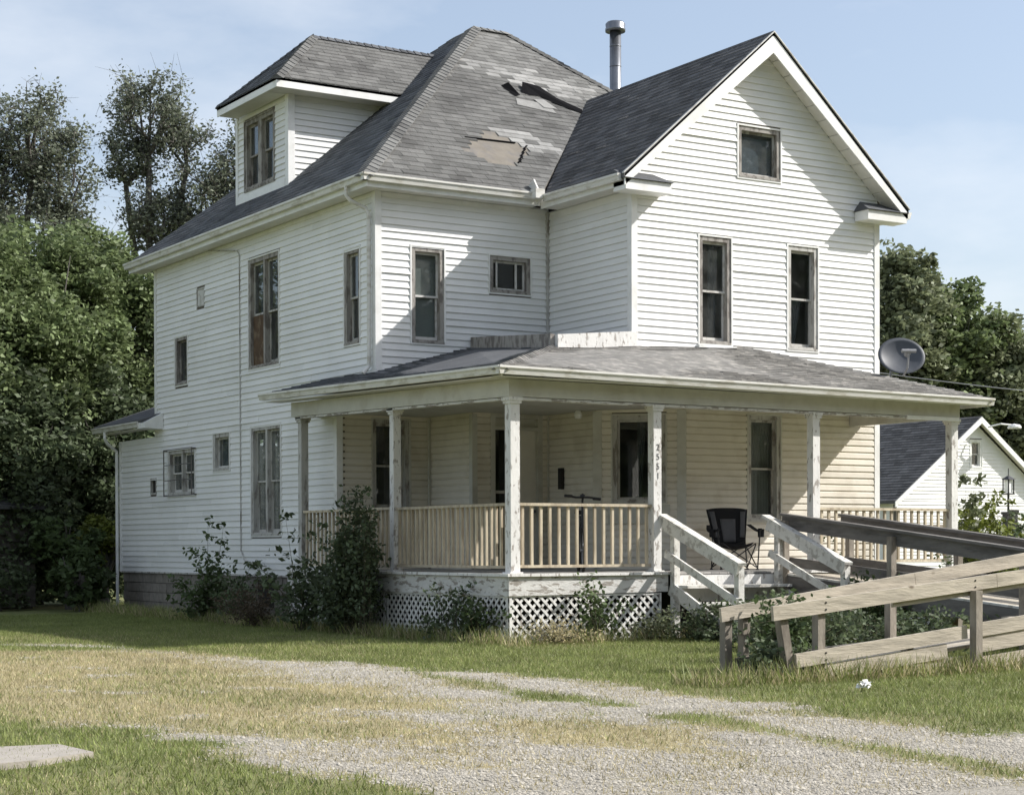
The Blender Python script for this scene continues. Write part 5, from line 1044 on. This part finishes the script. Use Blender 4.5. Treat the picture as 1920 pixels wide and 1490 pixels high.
bushtree(38.6, 34.5, 6.3, (3.6, 2.6, 4.0), 180, 130, .8, .14, 'leafdark', 'dark tree filling the gap behind the satellite dish', group=GR)
bushtree(43.5, 34.5, 5.3, (4.2, 2.6, 4.2), 180, 130, .8, .14, 'leafdark', 'dark tree behind the right slope of the neighbour house', group=GR)
# weeds and shrubs near the house
def shrub(x, y, h, n, spread, m, label, ls=.055, per=28, stemr=.008, group=None, cat='shrub', name='shrub', up_=1.0, seed=0, clump=.10):
    r_ = np.random.default_rng(seed+101); t_ = thing(name, label, cat, (x, y, 0), group); mb = MB(); pts = []
    for k in range(n):
        a = r_.uniform(0, 6.28); s = spread*r_.uniform(.15, 1); hh = h*r_.uniform(.45, 1.0)*(1-.35*(s/spread)**2 if spread else 1); bx, by = x+r_.normal()*.07, y+r_.normal()*.07; P_ = []
        for i in range(7): f = i/6; P_.append((bx+math.cos(a)*s*f**1.3, by+math.sin(a)*s*f**1.3, hh*f*(1-.12*f*s)))
        mb.tube(P_, stemr, 5, .002)
        for i in range(2, 7):
            bs = np.array(P_[i]); tw = bs+r_.normal(size=3)*np.array([.13, .13, .07]); mb.tube([tuple(bs), tuple(tw)], .003, 3, .0015)
            for q in range(int(per*.36)): f = r_.random(); pts.append(bs*(1-f)+tw*f+r_.normal(size=3)*np.array([clump, clump, clump*.8])*(1.05-.5*i/6))
    obj('stem', mb, 'stem', t_); leafmesh('foliage', np.array(pts), ls*.74, m, t_, flat=.7); return t_
shrub(-1.0, 7.1, 2.5, 6, .25, 'leafmid', 'tall upright weed with a pointed tip against the left side wall', .07, 34, seed=1)
shrub(-1.1, 7.3, 1.3, 18, .85, 'leafmid', 'spreading green shrub under the small side windows', .065, 40, seed=2)
shrub(-.95, 6.1, 1.3, 13, .5, 'leafdark', 'dark shrub beside the tall double window', .06, 36, seed=3)
shrub(-1.2, 4.6, .95, 26, .8, 'leafbrown', 'brown dried weed clump in front of the block foundation', .035, 34, seed=4)
shrub(-1.3, 2.6, 1.95, 15, .8, 'leafdark', 'dark shrub with long arching sprays beside the porch railing', .075, 44, seed=5)
shrub(-1.1, 1.25, 2.35, 34, .36, 'leafdark', 'large dark bush covering the left porch railing', .06, 70, seed=6, clump=.13)
shrub(-1.1, .75, 2.5, 14, .28, 'leafdark', 'tall dark bush tip rising above the porch railing', .055, 50, seed=7)
shrub(-1.1, 1.6, 1.3, 20, .38, 'leafdark', 'dense dark lower bush against the lattice', .06, 60, seed=8)
shrub(-.95, -1.5, 1.0, 10, .35, 'leafdark', 'dark weed growing up the side lattice', .05, 34, seed=9)
shrub(-.95, -2.2, .7, 12, .5, 'leafmid', 'low weed at the porch corner post', .05, 26, seed=10)
shrub(.55, -2.95, 1.05, 8, .35, 'leafmid', 'weed growing in front of the lattice under the porch railing', .055, 34, seed=11)
shrub(1.6, -3.0, .45, 22, .7, 'leafolive', 'low scrubby weeds along the front lattice', .035, 30, seed=12)
shrub(-.1, -3.0, .35, 20, .7, 'drygrass', 'dry brown weeds at the foot of the porch corner', .03, 24, seed=13)
shrub(2.5, -3.9, .75, 20, .6, 'leafmid', 'weed growing through the left side of the steps', .045, 34, seed=14)
shrub(3.9, -5.0, 1.05, 22, .5, 'leafmid', 'bright weed growing beside the foot of the steps handrail', .05, 40, seed=15)
shrub(-1.05, -8.9, 1.0, 22, .28, 'leafmid', 'thick green weeds around the broken end of the ramp handrail', .05, 46, seed=16)
shrub(-1.75, -9.5, .42, 16, .3, 'leafdark', 'dark weeds at the leaning ramp post', .045, 44, seed=17)
shrub(.3, -7.6, .8, 40, 1.0, 'leafdark', 'dark weeds in the enclosed yard behind the ramp handrail', .05, 46, seed=18)
shrub(1.6, -5.9, .8, 46, 1.1, 'leafdark', 'dark weeds between the steps and the ramp', .05, 46, seed=19)
shrub(2.6, -7.2, .6, 36, 1.0, 'leafdark', 'low weeds under the rising ramp', .05, 40, seed=20)
shrub(2.0, -3.6, .55, 30, .5, 'leafdark', 'dark weeds under the handrail of the steps', .04, 34, seed=25)
shrub(9.9, -1.6, 2.4, 60, 1.0, 'leafyel', 'sunlit yellow-green bush behind the right porch post', .07, 48, seed=21)
shrub(9.95, -.9, 3.3, 9, .45, 'leafolive', 'tall sparse sapling rising beside the right porch post', .085, 60, seed=22)
shrub(11.4, -1.0, 2.0, 44, 1.1, 'leafmid', 'low leafy bush between the right porch post and the lantern', .065, 44, seed=23)
shrub(15.8, 3.4, 2.1, 60, 1.2, 'leafdark', 'dark shrub around the two black garden posts', .08, 50, seed=24)
shrub(18.6, 3.9, 2.0, 40, 1.3, 'leafdark', 'dark shrub at the right picture edge', .08, 50, seed=26)
shrub(6.6, -3.2, .75, 24, 1.0, 'leafdark', 'low weeds in front of the right porch railing', .05, 36, seed=27)
shrub(7.6, -2.9, 1.25, 12, .5, 'leafmid', 'weed leaning against the right porch railing', .05, 36, seed=28)
shrub(7.0, -.6-.2, 2.25-.0, 5, .2, 'leafmid', 'small potted-looking green plant top above the right railing', .05, 24, seed=29)
# distant wood closing the horizon
pts = []
for k in range(420):
    a = rng.uniform(-.75, .55); d = rng.uniform(95, 130); bx, by = CAMP[0]+d*(FWD[0]*math.cos(a)+RGT[0]*math.sin(a)), CAMP[1]+d*(FWD[1]*math.cos(a)+RGT[1]*math.sin(a)); pts.append((bx, by, rng.uniform(1, 6.5)))
P_ = np.repeat(np.array(pts), 90, 0)+rng.normal(size=(420*90, 3))*np.array([2.2, 2.2, 1.5])
tag(leafmesh('distant_wood', P_, .42, 'leafdark', None, kind='stuff'), 'far dark treeline closing the horizon behind both houses', 'woodland')
pts = []
for k in range(800):
    a = rng.uniform(-1.25, 1.25); d = rng.uniform(42, 54); bx, by = CAMP[0]+5+d*math.sin(a), CAMP[1]+8-d*math.cos(a); pts.append((bx, by, rng.uniform(1, 21)*(.85+.15*math.sin(a*7))))
P_ = np.repeat(np.array(pts), 80, 0)+rng.normal(size=(800*80, 3))*np.array([1.9, 1.9, 1.5])
tag(leafmesh('street_trees', P_, .55, 'leafdark', None, kind='stuff'), 'leafy trees across the street, mirrored dimly in the front windows', 'woodland')
print('objects', len(bpy.data.objects))
